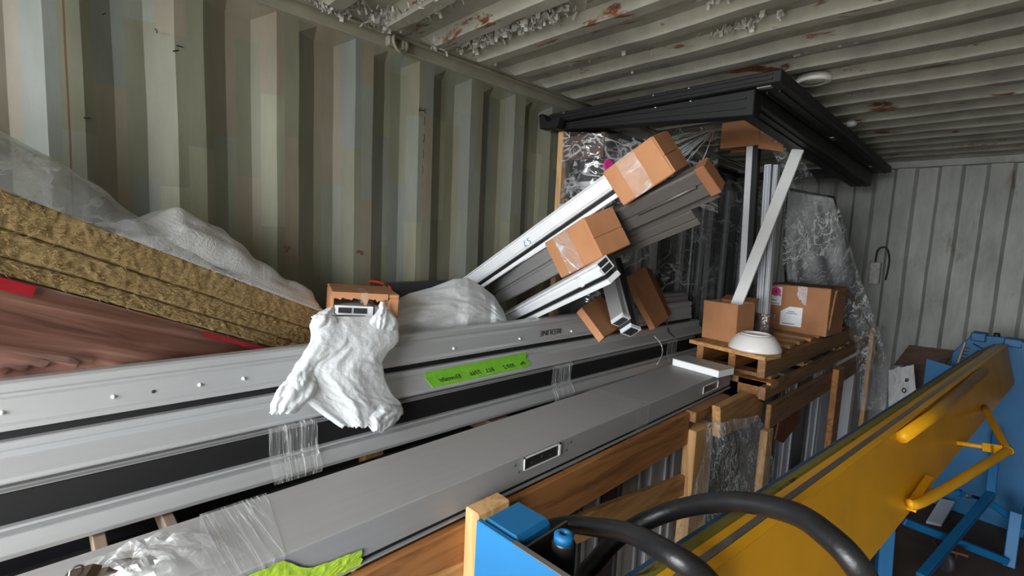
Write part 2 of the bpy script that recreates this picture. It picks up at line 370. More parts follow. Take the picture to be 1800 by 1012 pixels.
wm = obj('chalk_marks', bm, plain('red_brown_chalk', '#7a4a34', .8), bpy.data.objects['wall_left']); wm['kind'] = 'stuff'
# lashing ring under the top rail
c = V((.03, 1.03, 2.34)); bm = bmesh.new()
tube(bm, [c+V((.018*math.sin(t*.5), .036*math.cos(t), -.036*math.sin(t)+.012)) for t in [i*math.pi/14 for i in range(-2, 17)]], .0065, 10)
ring = thing('lashing_ring', 'steel lashing ring painted wall colour hanging below the roof corner rail', 'ring', (c.x, c.y, c.z))
obj('ring', bm, M['rail'], ring, True)
bm = bmesh.new(); box(bm, .0, .03, 1.045, 1.075, 2.335, 2.372); obj('bracket', bm, M['rail'], ring, bevel=.004); obj('bracket', bbox(.0, .03, .985, 1.015, 2.335, 2.372), M['rail'], ring, bevel=.004)
# round vent on the roof
c = at(1430, 140, Z=2.365)
vent = thing('ceiling_vent', 'round white ring vent fixed to the roof beside the black frames', 'vent', c)
obj('rim', mk(lathe, [(.045, -.012), (.062, -.016), (.07, -.008), (.07, .012), (.045, .012), (.045, -.012)], c, 36), M['bowl'], vent, True)
obj('disc', mk(lathe, [(0, -.004), (.02, -.012), (.038, -.006), (.044, .004), (0, .008)], c, 30), M['white'], vent, True)
c = at(1497, 217, Z=2.355)
tag(obj('roof_plug', mk(lathe, [(0, -.02), (.018, -.018), (.026, -.006), (.028, .02), (0, .02)], c, 24), M['flake'], smooth=True), 'small round pale plug on the roof next to the black frame edge', 'plug')

S2 = .87; PZ0 = CAM.z-.736*S2
# ================================================================ long aluminium stack (runs along the container)
S1 = .93; SY = V((.035, 1, 0)).normalized()
def sx(l): return CAM.x-S1*l          # lateral distance -> x at y = 0
def sz(d): return CAM.z-S1*d          # drop below the lens -> z
SO = V((0, 0, 0))
def stack_bar(name, poly, y0, y1, mat, parent=None, bevel=0.0):
    bm = bmesh.new(); O = SY*y0
    extr(bm, poly, O, (1, 0, 0), (0, 0, 1), SY*(y1-y0)); return obj(name, bm, mat, parent, bevel=bevel)
def ssurf(x, y, z): return V((x, 0, z))+SY*y
XA = sx(1.42); ZT = sz(.344); ZA = sz(.449)       # top rail
top = thing('aluminium_profile', 'topmost silver aluminium profile with REDLINE written upside down on its side', 'profile', ssurf(XA-.02, 1.2, ZA-.02))
stack_bar('body', [(XA-.034, ZT), (XA-.008, ZT), (XA, ZT-.006), (XA, ZT-.022), (XA-.006, ZT-.026), (XA-.006, ZT-.031), (XA+.001, ZT-.036), (XA+.001, ZA+.016), (XA+.008, ZA+.009), (XA+.008, ZA), (XA-.034, ZA)], -.75, 2.72, M['alu'], top, .0012)
stack_bar('gasket', [(XA-.03, ZA), (XA-.002, ZA), (XA-.002, ZA-.018), (XA-.03, ZA-.018)], -.75, 2.72, M['rubber'], top)
for u, v in ((3, 725), (199, 697), (351, 676), (428, 665), (797, 612), (913, 595), (1004, 582)):
    p = at(u, v, X=XA+.001+.035*.7); p = at(u, v, X=XA+.001+.035*p.y)
    obj('rivet', mk(lathe, [(0, .007), (.0025, .0065), (.004, .003), (.0045, 0)], p, 12, (1, 0, 0)), M['white'], top, True)
for u, v in ((270, 688), (354, 675.5)):
    p = at(u, v, X=XA+.002+.007); obj('screw_hole', mk(lathe, [(0, .0012), (.003, .0012), (.004, 0)], p, 10, (1, 0, 0)), M['dark'], top)
p = at(968, 583, X=XA+.0015+.035*1.5)
text_mesh('lettering', 'REDLINE', .034, M['ink'], p+V((.001, 0, 0)), -SY, (0, 0, -1), top)
# second profile with flange and green tape
ZB0 = ZA-.018; ZB1 = sz(.505); ZB2 = sz(.534); XB = sx(1.40); XB2 = sx(1.355)
b = thing('aluminium_profile', 'flanged silver aluminium profile with handwritten green tape below the topmost profile', 'profile', ssurf(XB-.02, 1.2, ZB2-.012))
stack_bar('body', [(XA-.034, ZB0), (XB-.004, ZB0), (XB, ZB0-.004), (XB, ZB0-.016), (XB-.003, ZB0-.018), (XB-.003, ZB1+.004), (XB+.004, ZB1), (XB2-.003, ZB2+.004), (XB2, ZB2), (XB2, ZB2-.006), (XB2-.03, ZB2-.008), (XA-.034, ZB2-.008)], -.75, 2.80, M['alu'], b, .001)
def facequad(bm, pts, lift):
    pts = [V(p) for p in pts]; n = (pts[1]-pts[0]).cross(pts[-1]-pts[0]).normalized()
    if n.dot(CAM-pts[0]) < 0: n = -n
    f = [bm.verts.new(p+n*lift) for p in pts]; bk = [bm.verts.new(p-n*.0008) for p in pts]; bm.faces.new(f); bm.faces.new(bk[::-1]); k = len(pts)
    for i in range(k): bm.faces.new((f[i], bk[i], bk[(i+1) % k], f[(i+1) % k]))
# tape lies on the sloped flange: build it in the flange plane
fl0 = V((XB+.004, 0, ZB1)); fl1 = V((XB2-.003, 0, ZB2+.004)); fdir = fl1-fl0
def onfl(y, t): return fl0+fdir*t+SY*y
ya, yb = 0.885, 1.345
bm = bmesh.new(); facequad(bm, [onfl(ya, -.05), onfl(ya+.006, .96), onfl(yb-.03, .9), onfl(yb+.012, .55), onfl(yb, -.12)], .0016)
gt = obj('masking_tape', bm, M['green'], b); gt['label'] = 'bright green masking tape with handwritten numbers'
bm = bmesh.new(); facequad(bm, [V((XB+.0005, 0, ZB1+.02))+SY*ya, onfl(ya, -.05), onfl(yb, -.1), V((XB+.0005, 0, ZB1+.028))+SY*(yb+.004)], .0016); obj('masking_tape', bm, M['green'], b)
fn = fdir.normalized().cross(SY).normalized(); fn = fn if fn.x > 0 else -fn
for body, y in (('Pn', yb-.035), ('959.2', yb-.105), ('RLL', yb-.20), ('7766', yb-.265), ('Eluvealtr', yb-.375)):
    text_mesh('lettering', body, .026, M['ink'], onfl(y, .42)+fn*.0022, -SY, -fdir, b)
# black-faced profile
ZK0 = sz(.555); ZK1 = sz(.624); XK = sx(1.35)
k = thing('black_faced_profile', 'long profile faced with a wide black rubber strip under the green taped profile', 'profile', ssurf(XK-.02, 1.2, ZK1))
stack_bar('body', [(XA-.03, ZB2-.008), (XK-.018, ZB2-.008), (XK-.018, ZK0+.007), (XK-.008, ZK0+.006), (XK-.008, ZK0+.003), (XK+.001, ZK0+.002), (XK+.001, ZK0-.001), (XK-.012, ZK0-.002), (XK-.012, ZK1), (XA-.03, ZK1)], -.75, 2.66, M['alud'], k)
stack_bar('rubber_strip', [(XK-.012, ZK0-.003), (XK, ZK0-.003), (XK, ZK1), (XK-.012, ZK1)], -.75, 2.66, M['rubber'], k, .002)
# lowest profile
ZC0 = ZK1; ZC1 = sz(.681); XC = sx(1.33)
c_ = thing('aluminium_profile', 'lowest pale aluminium profile of the long stack under the black rubber strip', 'profile', ssurf(XC-.03, 1.2, ZC1))
stack_bar('body', [(XA-.03, ZC0), (XC-.006, ZC0), (XC-.003, ZC0-.005), (XC-.014, ZC0-.007), (XC-.014, ZC0-.014), (XC-.002, ZC0-.016), (XC+.012, ZC1+.016), (XC+.016, ZC1+.010), (XC+.014, ZC1), (XC-.012, ZC1), (XC-.012, PZ0-.001), (XA-.03, PZ0-.001)], -.75, 2.70, M['alu'], c_, .001)
# clear stretch tape wound round the black and lowest profiles
def band(name, y0, y1, mat, parent, skew=0.0, wrinkle=.003, pts=None):
    pts = [V(p) for p in pts]; bm = bmesh.new(); n = 14
    def f(s, t):
        i = min(int(t*(len(pts)-1)), len(pts)-2); q = t*(len(pts)-1)-i
        p = pts[i].lerp(pts[i+1], q); y = y0+(y1-y0)*s+skew*t
        w = nz3((s*40, t*2, y0*9))*wrinkle
        return p+SY*y+V((abs(w), 0, abs(w)*.5))
    grid(bm, f, n, 16); return obj(name, bm, mat, parent, True)
wp = [(XK-.10, 0, ZB2-.002), (XK+.003, 0, ZK0+.009), (XK+.005, 0, ZK0-.004), (XK+.006, 0, ZK1+.004), (XC+.02, 0, ZC1+.012), (XC+.019, 0, ZC1-.006)]
band('stretch_tape', .395, .515, M['tape_clear'], k, .0, .007, wp)
band('stretch_tape', 1.46, 1.58, M['tape_clear'], k, -.03, .005, wp)
band('stretch_tape', 2.36, 2.46, M['tape_clear'], k, -.04, .005, wp)
band('green_strap', 2.42, 2.437, M['greenstrap'], top, 0, 0, [(XA-.03, 0, ZT+.002), (XA+.001, 0, ZT+.002), (XA+.004, 0, ZT-.03), (XA+.010, 0, ZA), (XB+.007, 0, ZB1), (XB2+.003, 0, ZB2+.003)])
# short extra profiles lying beyond the top rail
for i, (z, y0, y1) in enumerate(((ZT-.001, 1.98, 2.78), (ZT+.044, 2.25, 2.74))):
    x0, x1 = XA-.034-.082, XA-.036
    o = stack_bar('short_profile', [(x0, z-.045), (x1, z-.045), (x1, z-.018), (x1-.015, z-.014), (x1-.015, z), (x0, z)], y0, y1, M['alud'], None, .001)
    tag(o, ['dull grey aluminium length lying low right behind the strapped top profile', 'dull grey aluminium length lying on top of another behind the strapped top profile'][i], 'profile')
    if i == 0: obj('support_block', mk(obox, V((x0+.02, 0, .984))+SY*2.42, (.045, 0, 0), SY*.10, (0, 0, z-.045-.984)), M['dark'], o)

# ================================================================ flat grey panel on the crate
S2 = .87
PX1 = CAM.x-.92*S2; PX0 = CAM.x-1.17*S2; PZ1 = CAM.z-.637*S2; PZ0 = CAM.z-.736*S2; PYE = 2.245
pn = thing('grey_metal_slab', 'long flat grey door panel with latch plates lying along the crate edge', 'panel', ((PX0+PX1)/2, 1, PZ0))
bm = bbox(PX0, PX1, -.75, PYE, PZ0+.012, PZ1); obj('body', bm, M['panel'], pn, bevel=.0025)
obj('gasket', bbox(PX0+.01, PX1-.004, -.75, PYE-.004, PZ0+.004, PZ0+.012), M['rubber'], pn)
obj('edge_lip', bbox(PX0, PX1+.004, -.75, PYE, PZ0, PZ0+.004), M['alu'], pn)
def plate(y0, y1, z0, z1, mat):
    s = obj('latch_plate', bbox(PX1-.004, PX1+.0015, y0, y1, z0, z1), mat, pn); 
    for a, b_, c1, d in ((y0, y1, z1-.003, z1), (y0, y1, z0, z0+.002), (y1-.007, y1, z0, z1), (y0, y0+.003, z0, z1)): 
        obj('plate_rim', bbox(PX1-.002, PX1+.005, a, b_, c1, d), M['aluw'], s)  # zinc rim coloured white in place of its bright reflection
    for f in (.22, .5, .72):
        p = V((PX1+.001, y0+(y1-y0)*f, z0+(z1-z0)*(.35 if f != .5 else .5)))
        obj('hole', mk(lathe, [(0, .0018), (.004 if f == .5 else .0022, .0018), (.005 if f == .5 else .003, 0)], p, 12, (1, 0, 0)), M['dark'], s)
    return s
plate(.868, 1.015, CAM.z-.685*S2, CAM.z-.644*S2, M['steeld'])
plate(1.945, 2.10, CAM.z-.703*S2, CAM.z-.664*S2, M['steel'])
for u, v in ((905, 818), (912, 829), (1003, 776), (995, 791), (1232, 684), (1237, 694)):
    p = at(u, v, X=PX1); obj('screw', mk(lathe, [(0, .002), (.003, .0018), (.005, 0)], p, 12, (1, 0, 0)), M['zinc'], pn, True)
def pband(y0, y1, sk, mat, wr=.0012, nm='clear_tape'):
    pts = [V((PX0-.002, 0, PZ1+.0015)), V((PX1+.001, 0, PZ1+.002)), V((PX1+.003, 0, PZ1-.002)), V((PX1+.0025, 0, PZ0+.006))]
    L = [0, .66, .68, 1]; bm = bmesh.new()
    def f(s, t):
        i = 0 if t < L[1] else 1 if t < L[2] else 2; q = (t-L[i])/(L[i+1]-L[i])
        p = pts[i].lerp(pts[i+1], q); return p+V((0, y0+(y1-y0)*s+sk*t, abs(nz3((s*30, t*2, y0))*wr)))
    grid(bm, f, 10, 50); return obj(nm, bm, mat, pn)
pband(1.445, 1.53, -.03, M['tape_flat']); pband(.20, .32, -.06, M['tape_flat'], .002)
# lime tape over the near lower edge
def lt(s, t):
    y = -.3+.72*s; f = 1.0 if s < .80 else 1-.45*(s-.80)/.06 if s < .86 else .55-.12*(s-.86)/.14
    f += .03*nz3((s*40, 0, 0)); z = PZ0-.002+(PZ1-PZ0-.006)*f*t
    return V((PX1+.0032+abs(nz3((s*70+t*8, t*9, 3)))*.0028, y+(.010*nz3((t*7, 1, 0)) if s > .97 else 0), z))
bm = bmesh.new(); grid(bm, lt, 90, 10); lo = obj('lime_tape', bm, M['lime'], pn); lo['label'] = 'crinkled lime green masking tape along the near edge'
# white strip at the panel's end
st = thing('white_strip', 'short white block lying across the far end of the grey panel', 'block', (.83, 2.1, PZ1))
bm = bmesh.new(); p0 = V((.735, 2.075, PZ1+.001)); d = (V((.962, 2.04, PZ1+.001))-p0); w = V((.02, .12, 0)); obox(bm, p0, d, w, (0, 0, .03)); obj('body', bm, M['white'], st, bevel=.002)
obj('top_cover', mk(obox, p0+V((0, 0, .03)), d, w, (0, 0, .003)), M['alu'], st)
# clip and crumpled film on the near end
c = at(175, 1004, Z=PZ1+.012)
cl = thing('bronze_clip', 'small bronze spring clip lying on the grey panel beside crumpled film', 'clip', (c.x, c.y, PZ1))
dv = V((.35, .94, 0)); sv = V((.94, -.35, 0))
bm = bmesh.new(); extr(bm, [(-.05, 0), (-.042, .012), (-.012, .016), (.0, .01), (.012, .016), (.046, .013), (.052, .004), (.046, .010), (.012, .013), (0, .007), (-.012, .013), (-.04, .009), (-.046, 0)], V((c.x, c.y, PZ1+.002))-sv*.015, dv, (0, 0, 1), sv*.03); obj('spring_plate', bm, M['clip'], cl)
obj('loop', mk(tube, [V((c.x, c.y, PZ1+.01))+dv*(-.03+.006*math.cos(t))+V((0, 0, .008+.006*math.sin(t)))+sv*(-.014+.004*i) for i, t in enumerate([j*.9 for j in range(8)])], .0018, 6), M['zinc'], cl, True)
cc = at(260, 985, Z=PZ1+.01)
def crump(s, t):
    a = (s-.5)*2; b2 = (t-.5)*2; h = max(0, 1-(a*a+b2*b2)*.9)*.05
    return V((cc.x+.0+a*.075, cc.y+.02+b2*.075+a*.03, PZ1+.003+h*(.5+.7*abs(nz3((s*4, t*4, 2))))+abs(nz3((s*7, t*7, 8)))*.006*min(1, h*60)))
bm = bmesh.new(); grid(bm, crump, 26, 26); tag(obj('crumpled_film', bm, film('crumpled_clear_film', .10, .25, '#e8eaea', 9, .18, .12)), 'crumpled clear plastic film lying on the near end of the grey panel', 'plastic film')

# ================================================================ timber crate carrying the stack
XF = PX1+.02
cr = thing('timber_crate', 'long open timber crate with posts and braces carrying the aluminium stack', 'crate', (.7, 1.0, 0))
ztop = PZ0-.002
obj('rail', bbox(XF-.022, XF, -.75, 1.80, CAM.z-.805*S2*.995-.085, ztop-.006), M['woodo'], cr, bevel=.003)
def post(y0, y1, z1, x0=XF-.02, x1=XF+.03, z0=0, mat='woodz', name='post'): return obj(name, bbox(x0, x1, y0, y1, z0, z1), M[mat], cr, bevel=.004)
post(.66, .76, CAM.z-.70*S2+.005, XF+.0, XF+.045)
post(1.80, 1.96, CAM.z-.85*S2+.02, XF-.02, XF+.03)
obj('rail', mk(obox, (XF-.022, 1.80, ztop-.045), (.045, 0, 0), (0, .34, .002), (0, 0, .042)), M['woodd'], cr, bevel=.003)
# diagonal brace and sawn board
def board(p, q, h, th, mat, name='brace', up=(0, 0, 1)):
    p, q = V(p), V(q); d = q-p; u = V(up)-d.normalized()*V(up).dot(d.normalized()); u.normalize(); n = d.cross(u).normalized()
    return mk(obox, p-u*h/2-n*th/2, d, u*h, n*th)
p = at(1010, 930, X=XF-.01); q = at(1222, 842, X=XF-.01)
p2 = p+(p-q)*.7
obj('brace', board(p2, q, .085, .024, M['wood']), M['wood'], cr, bevel=.003)
XS = XF+.075; bm = bmesh.new(); e1 = at(1318, 690, X=XS); e2 = at(1343, 708, X=XS); e3 = at(1338, 738, X=XS); pb = at(1266, 770, X=XS); pt = at(1266, 716, X=XS)
pts = [pt, e1, e2, e3, pb]; a = [bm.verts.new(x_) for x_ in pts]; b_ = [bm.verts.new(x_-V((.034, 0, 0))) for x_ in pts]; bm.faces.new(a); bm.faces.new(b_[::-1])
for i in range(5): bm.faces.new((a[i], b_[i], b_[(i+1) % 5], a[(i+1) % 5]))
obj('sawn_board', bm, M['wood'], cr, bevel=.003)
for y in (.055, .17, 1.1, 1.75, 2.1): obj('cross_board', bbox(.36, XF-.022, y, y+.022 if y < .5 else y+.09, PZ0-.05, PZ0-.0005), M['greywood' if y < .5 else 'brownpaper'], cr, bevel=.002)  # farther boards coloured dark in place of the shade in the gap
obj('rail', bbox(.36, .385, -.75, 2.3, PZ0-.14, PZ0-.05), M['dark'], cr);  # wooden rail coloured dark, the gap's shade put into its colour
obj('bottom_rail', bbox(XF-.022, XF, -.75, 2.1, .06, .15), M['woodd'], cr, bevel=.003); obj('bottom_rail', bbox(.36, .385, -.75, 2.1, .06, .15), M['woodd'], cr)
for y in (-.6, .7, 1.85): obj('post', bbox(.385, .43, y, y+.06, 0, PZ0-.05), M['woodz'], cr)
# frames stored upright inside it
def upright(name, x0, x1, y0, y1, z0, z1, mat, label, group, detail=True, cat='frame'):
    t = thing(name, label, cat, ((x0+x1)/2, (y0+y1)/2, z0), group)
    obj('stile', bbox(x0, x1, y0, y1, z0, z1), mat, t, bevel=.002)
    if detail:
        w = (y1-y0)
        obj('lip', bbox(x1, x1+.008, y0, y0+w*.18, z0, z1), mat, t); obj('lip', bbox(x1, x1+.008, y1-w*.12, y1, z0, z1), mat, t)
    return t
XU = .86
ORD = ['first', 'second', 'third', 'fourth', 'fifth', 'sixth', 'seventh', 'eighth']
for n_, (u0, u1, mat, lb) in enumerate(((986, 1030, 'dk_up', 'charcoal'), (1032, 1060, 'grey_up', 'mid grey'), (1063, 1096, 'dk_up', 'charcoal'), (1098, 1131, 'grey_up', 'mid grey'), (1146, 1174, 'lgrey_up', 'pale grey'), (1184, 1222, 'lgrey_up', 'pale grey'), (1228, 1262, 'lgrey_up', 'pale grey'))):
    y0, y1 = at(u0, 840, X=XU+.012).y, at(u1, 840, X=XU+.012).y
    upright('upright_frame', XU-.1, XU, y0, min(y1, 2.295), .0005, PZ0-.06, M[mat], lb+' upright frame in the long crate, '+ORD[n_]+' from the brown packing sheet', 'frames upright in the crate')
ob = obj('packing_sheet', bbox(XU-.02, XU, .45, at(985.5, 840, X=XU+.012).y, .0005, PZ0-.06), M['carddark']); tag(ob, 'dark brown packing sheet standing inside the crate behind the near post', 'packing sheet')
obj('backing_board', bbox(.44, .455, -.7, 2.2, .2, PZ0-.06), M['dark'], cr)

# ================================================================ insulation stack
dI = V((-.28, .875, -.395)).normalized(); hI = V((.953, .303, 0)); hI = (hI-dI*hI.dot(dI)).normalized(); uI = hI.cross(dI); uI = uI if uI.z > 0 else -uI
T1 = at(0, 328, X=.44); O_I = T1-dI*.55
def hback(p, want): return -min(want, max(.06, (p.x-.004)/hI.x))
def rough_slab(z0, z1, mat, amp, y0=0, y1=1.33, depth=.36):
    """slab in the frame of the stack: z measured down from the top front edge"""
    bm = bmesh.new(); n = 300; m = 12; rows = []
    for i in range(n+1):
        s = y0+(y1-y0)*i/n; row = []; wa = .004*nz3((s*5, z0*90, 1)); wb_ = .004*nz3((s*5, z1*90, 1))
        a_, b_ = z0+(wa if z0 > 0 else 0), z1+wb_
        for j in range(m+1):
            z = -(a_+(b_-a_)*j/m); p = O_I+dI*s+uI*z
            e = nz3(p, 22, 1)*amp*.5+nz3(p, 75, 4)*amp*.8+nz3(p, 190, 2)*amp*.8
            if j in (0, m): e -= .006
            row.append(bm.verts.new(p+hI*e+uI*(nz3(p, 60, 9)*amp*.4)))
        for z in (-b_, -a_):
            p = O_I+dI*s+uI*z; row.append(bm.verts.new(p+hI*hback(p, depth)))
        rows.append(row)
    k = m+3
    for A, B in zip(rows, rows[1:]):
        for i in range(k): bm.faces.new((A[i], A[(i+1) % k], B[(i+1) % k], B[i]))
    bm.faces.new(rows[0]); bm.faces.new(rows[-1][::-1]); return obj('insulation_batt', bm, mat, None, True)
LB = ['thick yellow mineral wool batt topmost in the tilted stack under clear film', 'yellow mineral wool batt in the middle of the tilted stack', 'thin yellow mineral wool batt lowest in the stack, above the red wrapped bundle']
for (z0, z1), lb, ye in zip(((0, .068), (.0685, .118), (.1185, .152)), LB, (1.36, 1.34, 1.30)):
    bt_ = tag(rough_slab(z0, z1, M['wool'], .0034, 0, ye), lb, 'insulation', 'mineral wool batts')
    bm = bmesh.new()                      # loose fibres standing off the cut face
    for _ in range(420):
        s_ = random.uniform(.45, ye-.01); z_ = -random.uniform(z0+.004, z1-.004); p = O_I+dI*s_+uI*z_+hI*.003; a_ = random.uniform(-.9, .9); l_ = random.uniform(.006, .022)
        dv_ = dI*math.cos(a_)*l_+uI*math.sin(a_)*l_; cv_ = uI*random.uniform(-.006, .006)+hI*random.uniform(.002, .006)
        pts = [p, p+dv_*.5+cv_, p+dv_]; w_ = uI*.0006
        vv = [(bm.verts.new(q_-w_), bm.verts.new(q_+w_)) for q_ in pts]
        for a2, b2 in zip(vv, vv[1:]): bm.faces.new((a2[0], a2[1], b2[1], b2[0]))
    fb = obj('loose_fibres', bm, M['wool'], bt_); fb['kind'] = 'stuff'
wb = thing('wrapped_bundle', 'bundle in streaked red brown shrink wrap under the mineral wool batts', 'bundle', tuple(O_I+dI*.7-uI*.35))
def wrapf(s, t):
    d = -.02+1.34*s; sec = [(-.36, .153), (.0, .153), (.004, .165), (.006, .22), (.0, .30), (-.085, .375), (-.10, .66), (-.36, .66)]
    q = t*7; i = min(int(q), 6); f = q-i; h = sec[i][0]+(sec[i+1][0]-sec[i][0])*f; z = sec[i][1]+(sec[i+1][1]-sec[i][1])*f
    z = .153+(z-.153)*(1-.0*s)
    p = O_I+dI*d-uI*z; p = p+hI*max(h, hback(p, .36)); e = nz3((d*3, z*30, 2))*.007 if 1 < q < 4.5 else 0
    p = p+hI*e; lim = XA-.034+.035*p.y
    if p.z < ZT+(.05 if p.y < -.08 else .022) and p.x > lim: p.x = lim
    return p
bm = bmesh.new(); grid(bm, wrapf, 60, 42); obj('shrink_wrap', bm, M['redwrap'], wb, True)
def redb(s0, s1, za, zb):
    bm = bmesh.new()
    def f(s, t):
        d = s0+(s1-s0)*s; z = za+(zb-za)*(t)*(1-.25*nz3((s*9, 3, 0))); e = .0095+.004*t
        return O_I+dI*d+hI*e-uI*z
    grid(bm, f, 24, 3); return obj('red_print', bm, M['redband'], wb)
redb(.40, .66, .156, .178); redb(1.0, 1.20, .158, .170)
# grey film and white foam over the stack
def over(s0, s1, prof, depth, off=0.0, wr=.012, seed=0.0, front=.012):
    bm = bmesh.new()
    def f(s, t):
        d = s0+(s1-s0)*s; i = 0
        while i < len(prof)-2 and prof[i+1][0] < d: i += 1
        q = (d-prof[i][0])/(prof[i+1][0]-prof[i][0]); q = max(0, min(1, q)); q = q*q*(3-2*q); hgt = prof[i][1]+(prof[i+1][1]-prof[i][1])*q
        a = t*math.pi*.92
        h = front-depth*(1-math.cos(a))/2; h = max(h, hback(O_I+dI*d, .4)+.02); z = math.sin(a)**.8*hgt if t < .999 else 0
        p = O_I+dI*d+hI*h+uI*(z-.006*(t < .02))
        e = (nz3((d*7, t*4, seed))+.6*nz3((d*17, t*9, seed+4)))*wr*min(1, t*6)*min(1, hgt*25)
        return p+uI*e+hI*e*.5
    grid(bm, f, 90, 30); return bm
tag(obj('poly_film', over(-.0, 1.0, [(-.1, .15), (.55, .125), (.68, .105), (.77, .085), (.88, .045), (1.1, .012)], .34, 0, .012, 2.0), M['film_grey'], smooth=True), 'shiny grey translucent film draped over the upper end of the insulation stack', 'plastic film')
tag(obj('foam_sheet', over(.74, 1.35, [(.74, .008), (.80, .05), (.88, .125), (.99, .115), (1.09, .095), (1.21, .062), (1.30, .055), (1.35, .008)], .26, 0, .016, 5.5, .006), M['foam2'], smooth=True), 'rumpled white foam sheet lying on the lower end of the insulation stack', 'foam sheet')
tag(obj('poly_film', over(.95, 1.35, [(.9, .006), (1.1, .01), (1.40, .006)], .34, 0, .004, 8.0, .02), M['film_grey'], smooth=True), 'thin smooth grey film under the white foam at the low end of the insulation', 'plastic film')

# ================================================================ leaning bundles with cardboard ends
class Fr:
    """frame of a bundle: P upper front corner of its end, d along, a across (down), n towards the viewer"""
    def __init__(s, P, d, a):
        s.P = V(P); s.d = V(d).normalized(); a = V(a); s.a = (a-s.d*a.dot(s.d)).normalized(); s.n = s.d.cross(s.a)
        if s.n.y > 0: s.n = -s.n
    def p(s, d, a, n): return s.P+s.d*d+s.a*a+s.n*n
    def box(s, d0, d1, a0, a1, n0, n1): return mk(obox, s.p(d0, a0, n0), s.d*(d1-d0), s.a*(a1-a0), s.n*(n1-n0))
    def prof(s, poly, d0, d1): return mk(extr, poly, s.p(d0, 0, 0), s.a, s.n, s.d*(d1-d0))
def carton(fr, L, h, w, parent, tape=True, tape_mid=.5):
    # hollow sleeve closed at the end: walls with thickness
    bx = obj('cardboard_cap', fr.box(-L, 0, 0, h, -w, 0), M['card'], parent, bevel=.004)
    obj('flap', fr.box(-.0, .003, .004, h*.52, -w+.004, -.004), M['card'], bx); obj('flap', fr.box(0, .0035, h*.54, h-.003, -w+.004, -.004), M['card'], bx)
    if tape:
        bm = bmesh.new()
        def f(s, t):
            e = abs(nz3((s*20, t*8, L*30)))*.003
            return fr.p(-L*(tape_mid+.22)+L*.36*s, -.001+h*1.0*t, .002+e)
        grid(bm, f, 14, 14); obj('packing_tape', bm, M['tape_clear'], bx, True)
    return bx
A = Fr((.98, 1.316, 1.943), (.875, -.023, .484), (.46, .351, -.815))
t = thing('profile_bundle', 'white window profiles leaning up to a taped cardboard cap, marked 5.7 in blue', 'profile bundle', tuple(A.p(-1.05, .1, -.1)))
carton(A, .197, .13, .135, t)
obj('profile', A.prof([(.008, -.012), (.013, -.006), (.017, -.012), (.022, -.012), (.024, -.006), (.056, -.006), (.059, -.012), (.062, -.006), (.066, -.012), (.066, -.055), (.008, -.055)], -1.08, -.02), M['aluw'], t, bevel=.0008)
obj('gasket', A.prof([(.066, -.016), (.080, -.016), (.080, -.045), (.066, -.045)], -1.08, -.02), M['rubber'], t)
obj('profile', A.prof([(.080, -.010), (.093, -.006), (.096, -.010), (.096, -.045), (.080, -.045)], -1.08, -.02), M['aluw'], t, bevel=.0008)
text_mesh('lettering', '5.7', .034, M['inkblue'], A.p(-.62, .042, -.0052), -A.d, A.a, t)
B = Fr((.80, 1.241, 1.696), (.891, -.276, .36), (.426, .237, -.873))
t = thing('profile_bundle', 'grey profiles leaning up to the nearest cardboard cap, over the topmost long profile', 'profile bundle', tuple(B.p(-.8, .15, -.1)))
carton(B, .244, .141, .14, t, True, .52)
obj('profile', B.prof([(.012, -.03), (.018, -.024), (.060, -.024), (.064, -.034), (.07, -.034), (.075, -.024), (.115, -.024), (.12, -.03), (.12, -.12), (.012, -.12)], -.80, -.02), M['alud'], t, bevel=.0008)
obj('profile', B.box(-.80, -.03, .004, .012, -.032, -.016), M['aluw'], t)
B2 = Fr((.86, 1.238, 1.551), (.869, -.338, .362), (.485, .435, -.758))
t = thing('profile_bundle', 'pair of white hollow profiles with open ends leaning just under the nearest cardboard cap', 'profile bundle', tuple(B2.p(-.8, .07, -.05)))
o = obj('profile', B2.prof([(0, -.008), (.006, 0), (.012, -.008), (.018, -.008), (.022, 0), (.042, 0), (.046, -.006), (.046, -.06), (0, -.06)], -.85, 0), M['aluw'], t, bevel=.0008)
for a0, a1 in ((.005, .020), (.025, .042)): obj('hollow', B2.box(-.001, .0015, a0, a1, -.052, -.01), M['dark'], o)
obj('end_clip', B2.box(-.13, -.115, .012, .046, -.003, .004), M['aluw'], o)
obj('gasket', B2.box(-.85, -.01, .046, .062, -.05, -.018), M['rubber'], t); obj('profile', B2.box(-.85, 0, .062, .079, -.06, -.004), M['aluw'], t, bevel=.001)
CX = 1.12; Cp = at(1236, 293, X=CX)
C = Fr(Cp, (.927, -.111, .358), (.348, .609, -.713))
t = thing('profile_bundle', 'dark bronze profiles in a brown end cap leaning behind the nearest cardboard cap', 'profile bundle', tuple(C.p(-.6, .1, -.05)))
obj('cardboard_cap', C.box(-.03, .004, -.004, .096, -.05, .005), M['carddark'], t, bevel=.003)
o = obj('profile', C.prof([(0, -.004), (.006, 0), (.044, 0), (.047, -.007), (.051, -.007), (.054, 0), (.088, 0), (.092, -.005), (.092, -.045), (0, -.045)], -.60, -.004), M['bronze'], t, bevel=.0008)
obj('drip_bead', mk(tube, [C.p(-.27, .046, .003), C.p(-.15, .046, .005), C.p(-.05, .046, .003)], .005, 8), M['bronze'], o, True)
obj('edge_seal', C.box(-.58, -.02, .092, .118, -.045, -.022), M['bronze'], t)
obj('profile', C.prof([(.118, -.025), (.122, -.018), (.150, -.018), (.153, -.025), (.157, -.018), (.176, -.018), (.176, -.055), (.118, -.055)], -.54, -.12), M['bronze'], t, bevel=.0008)
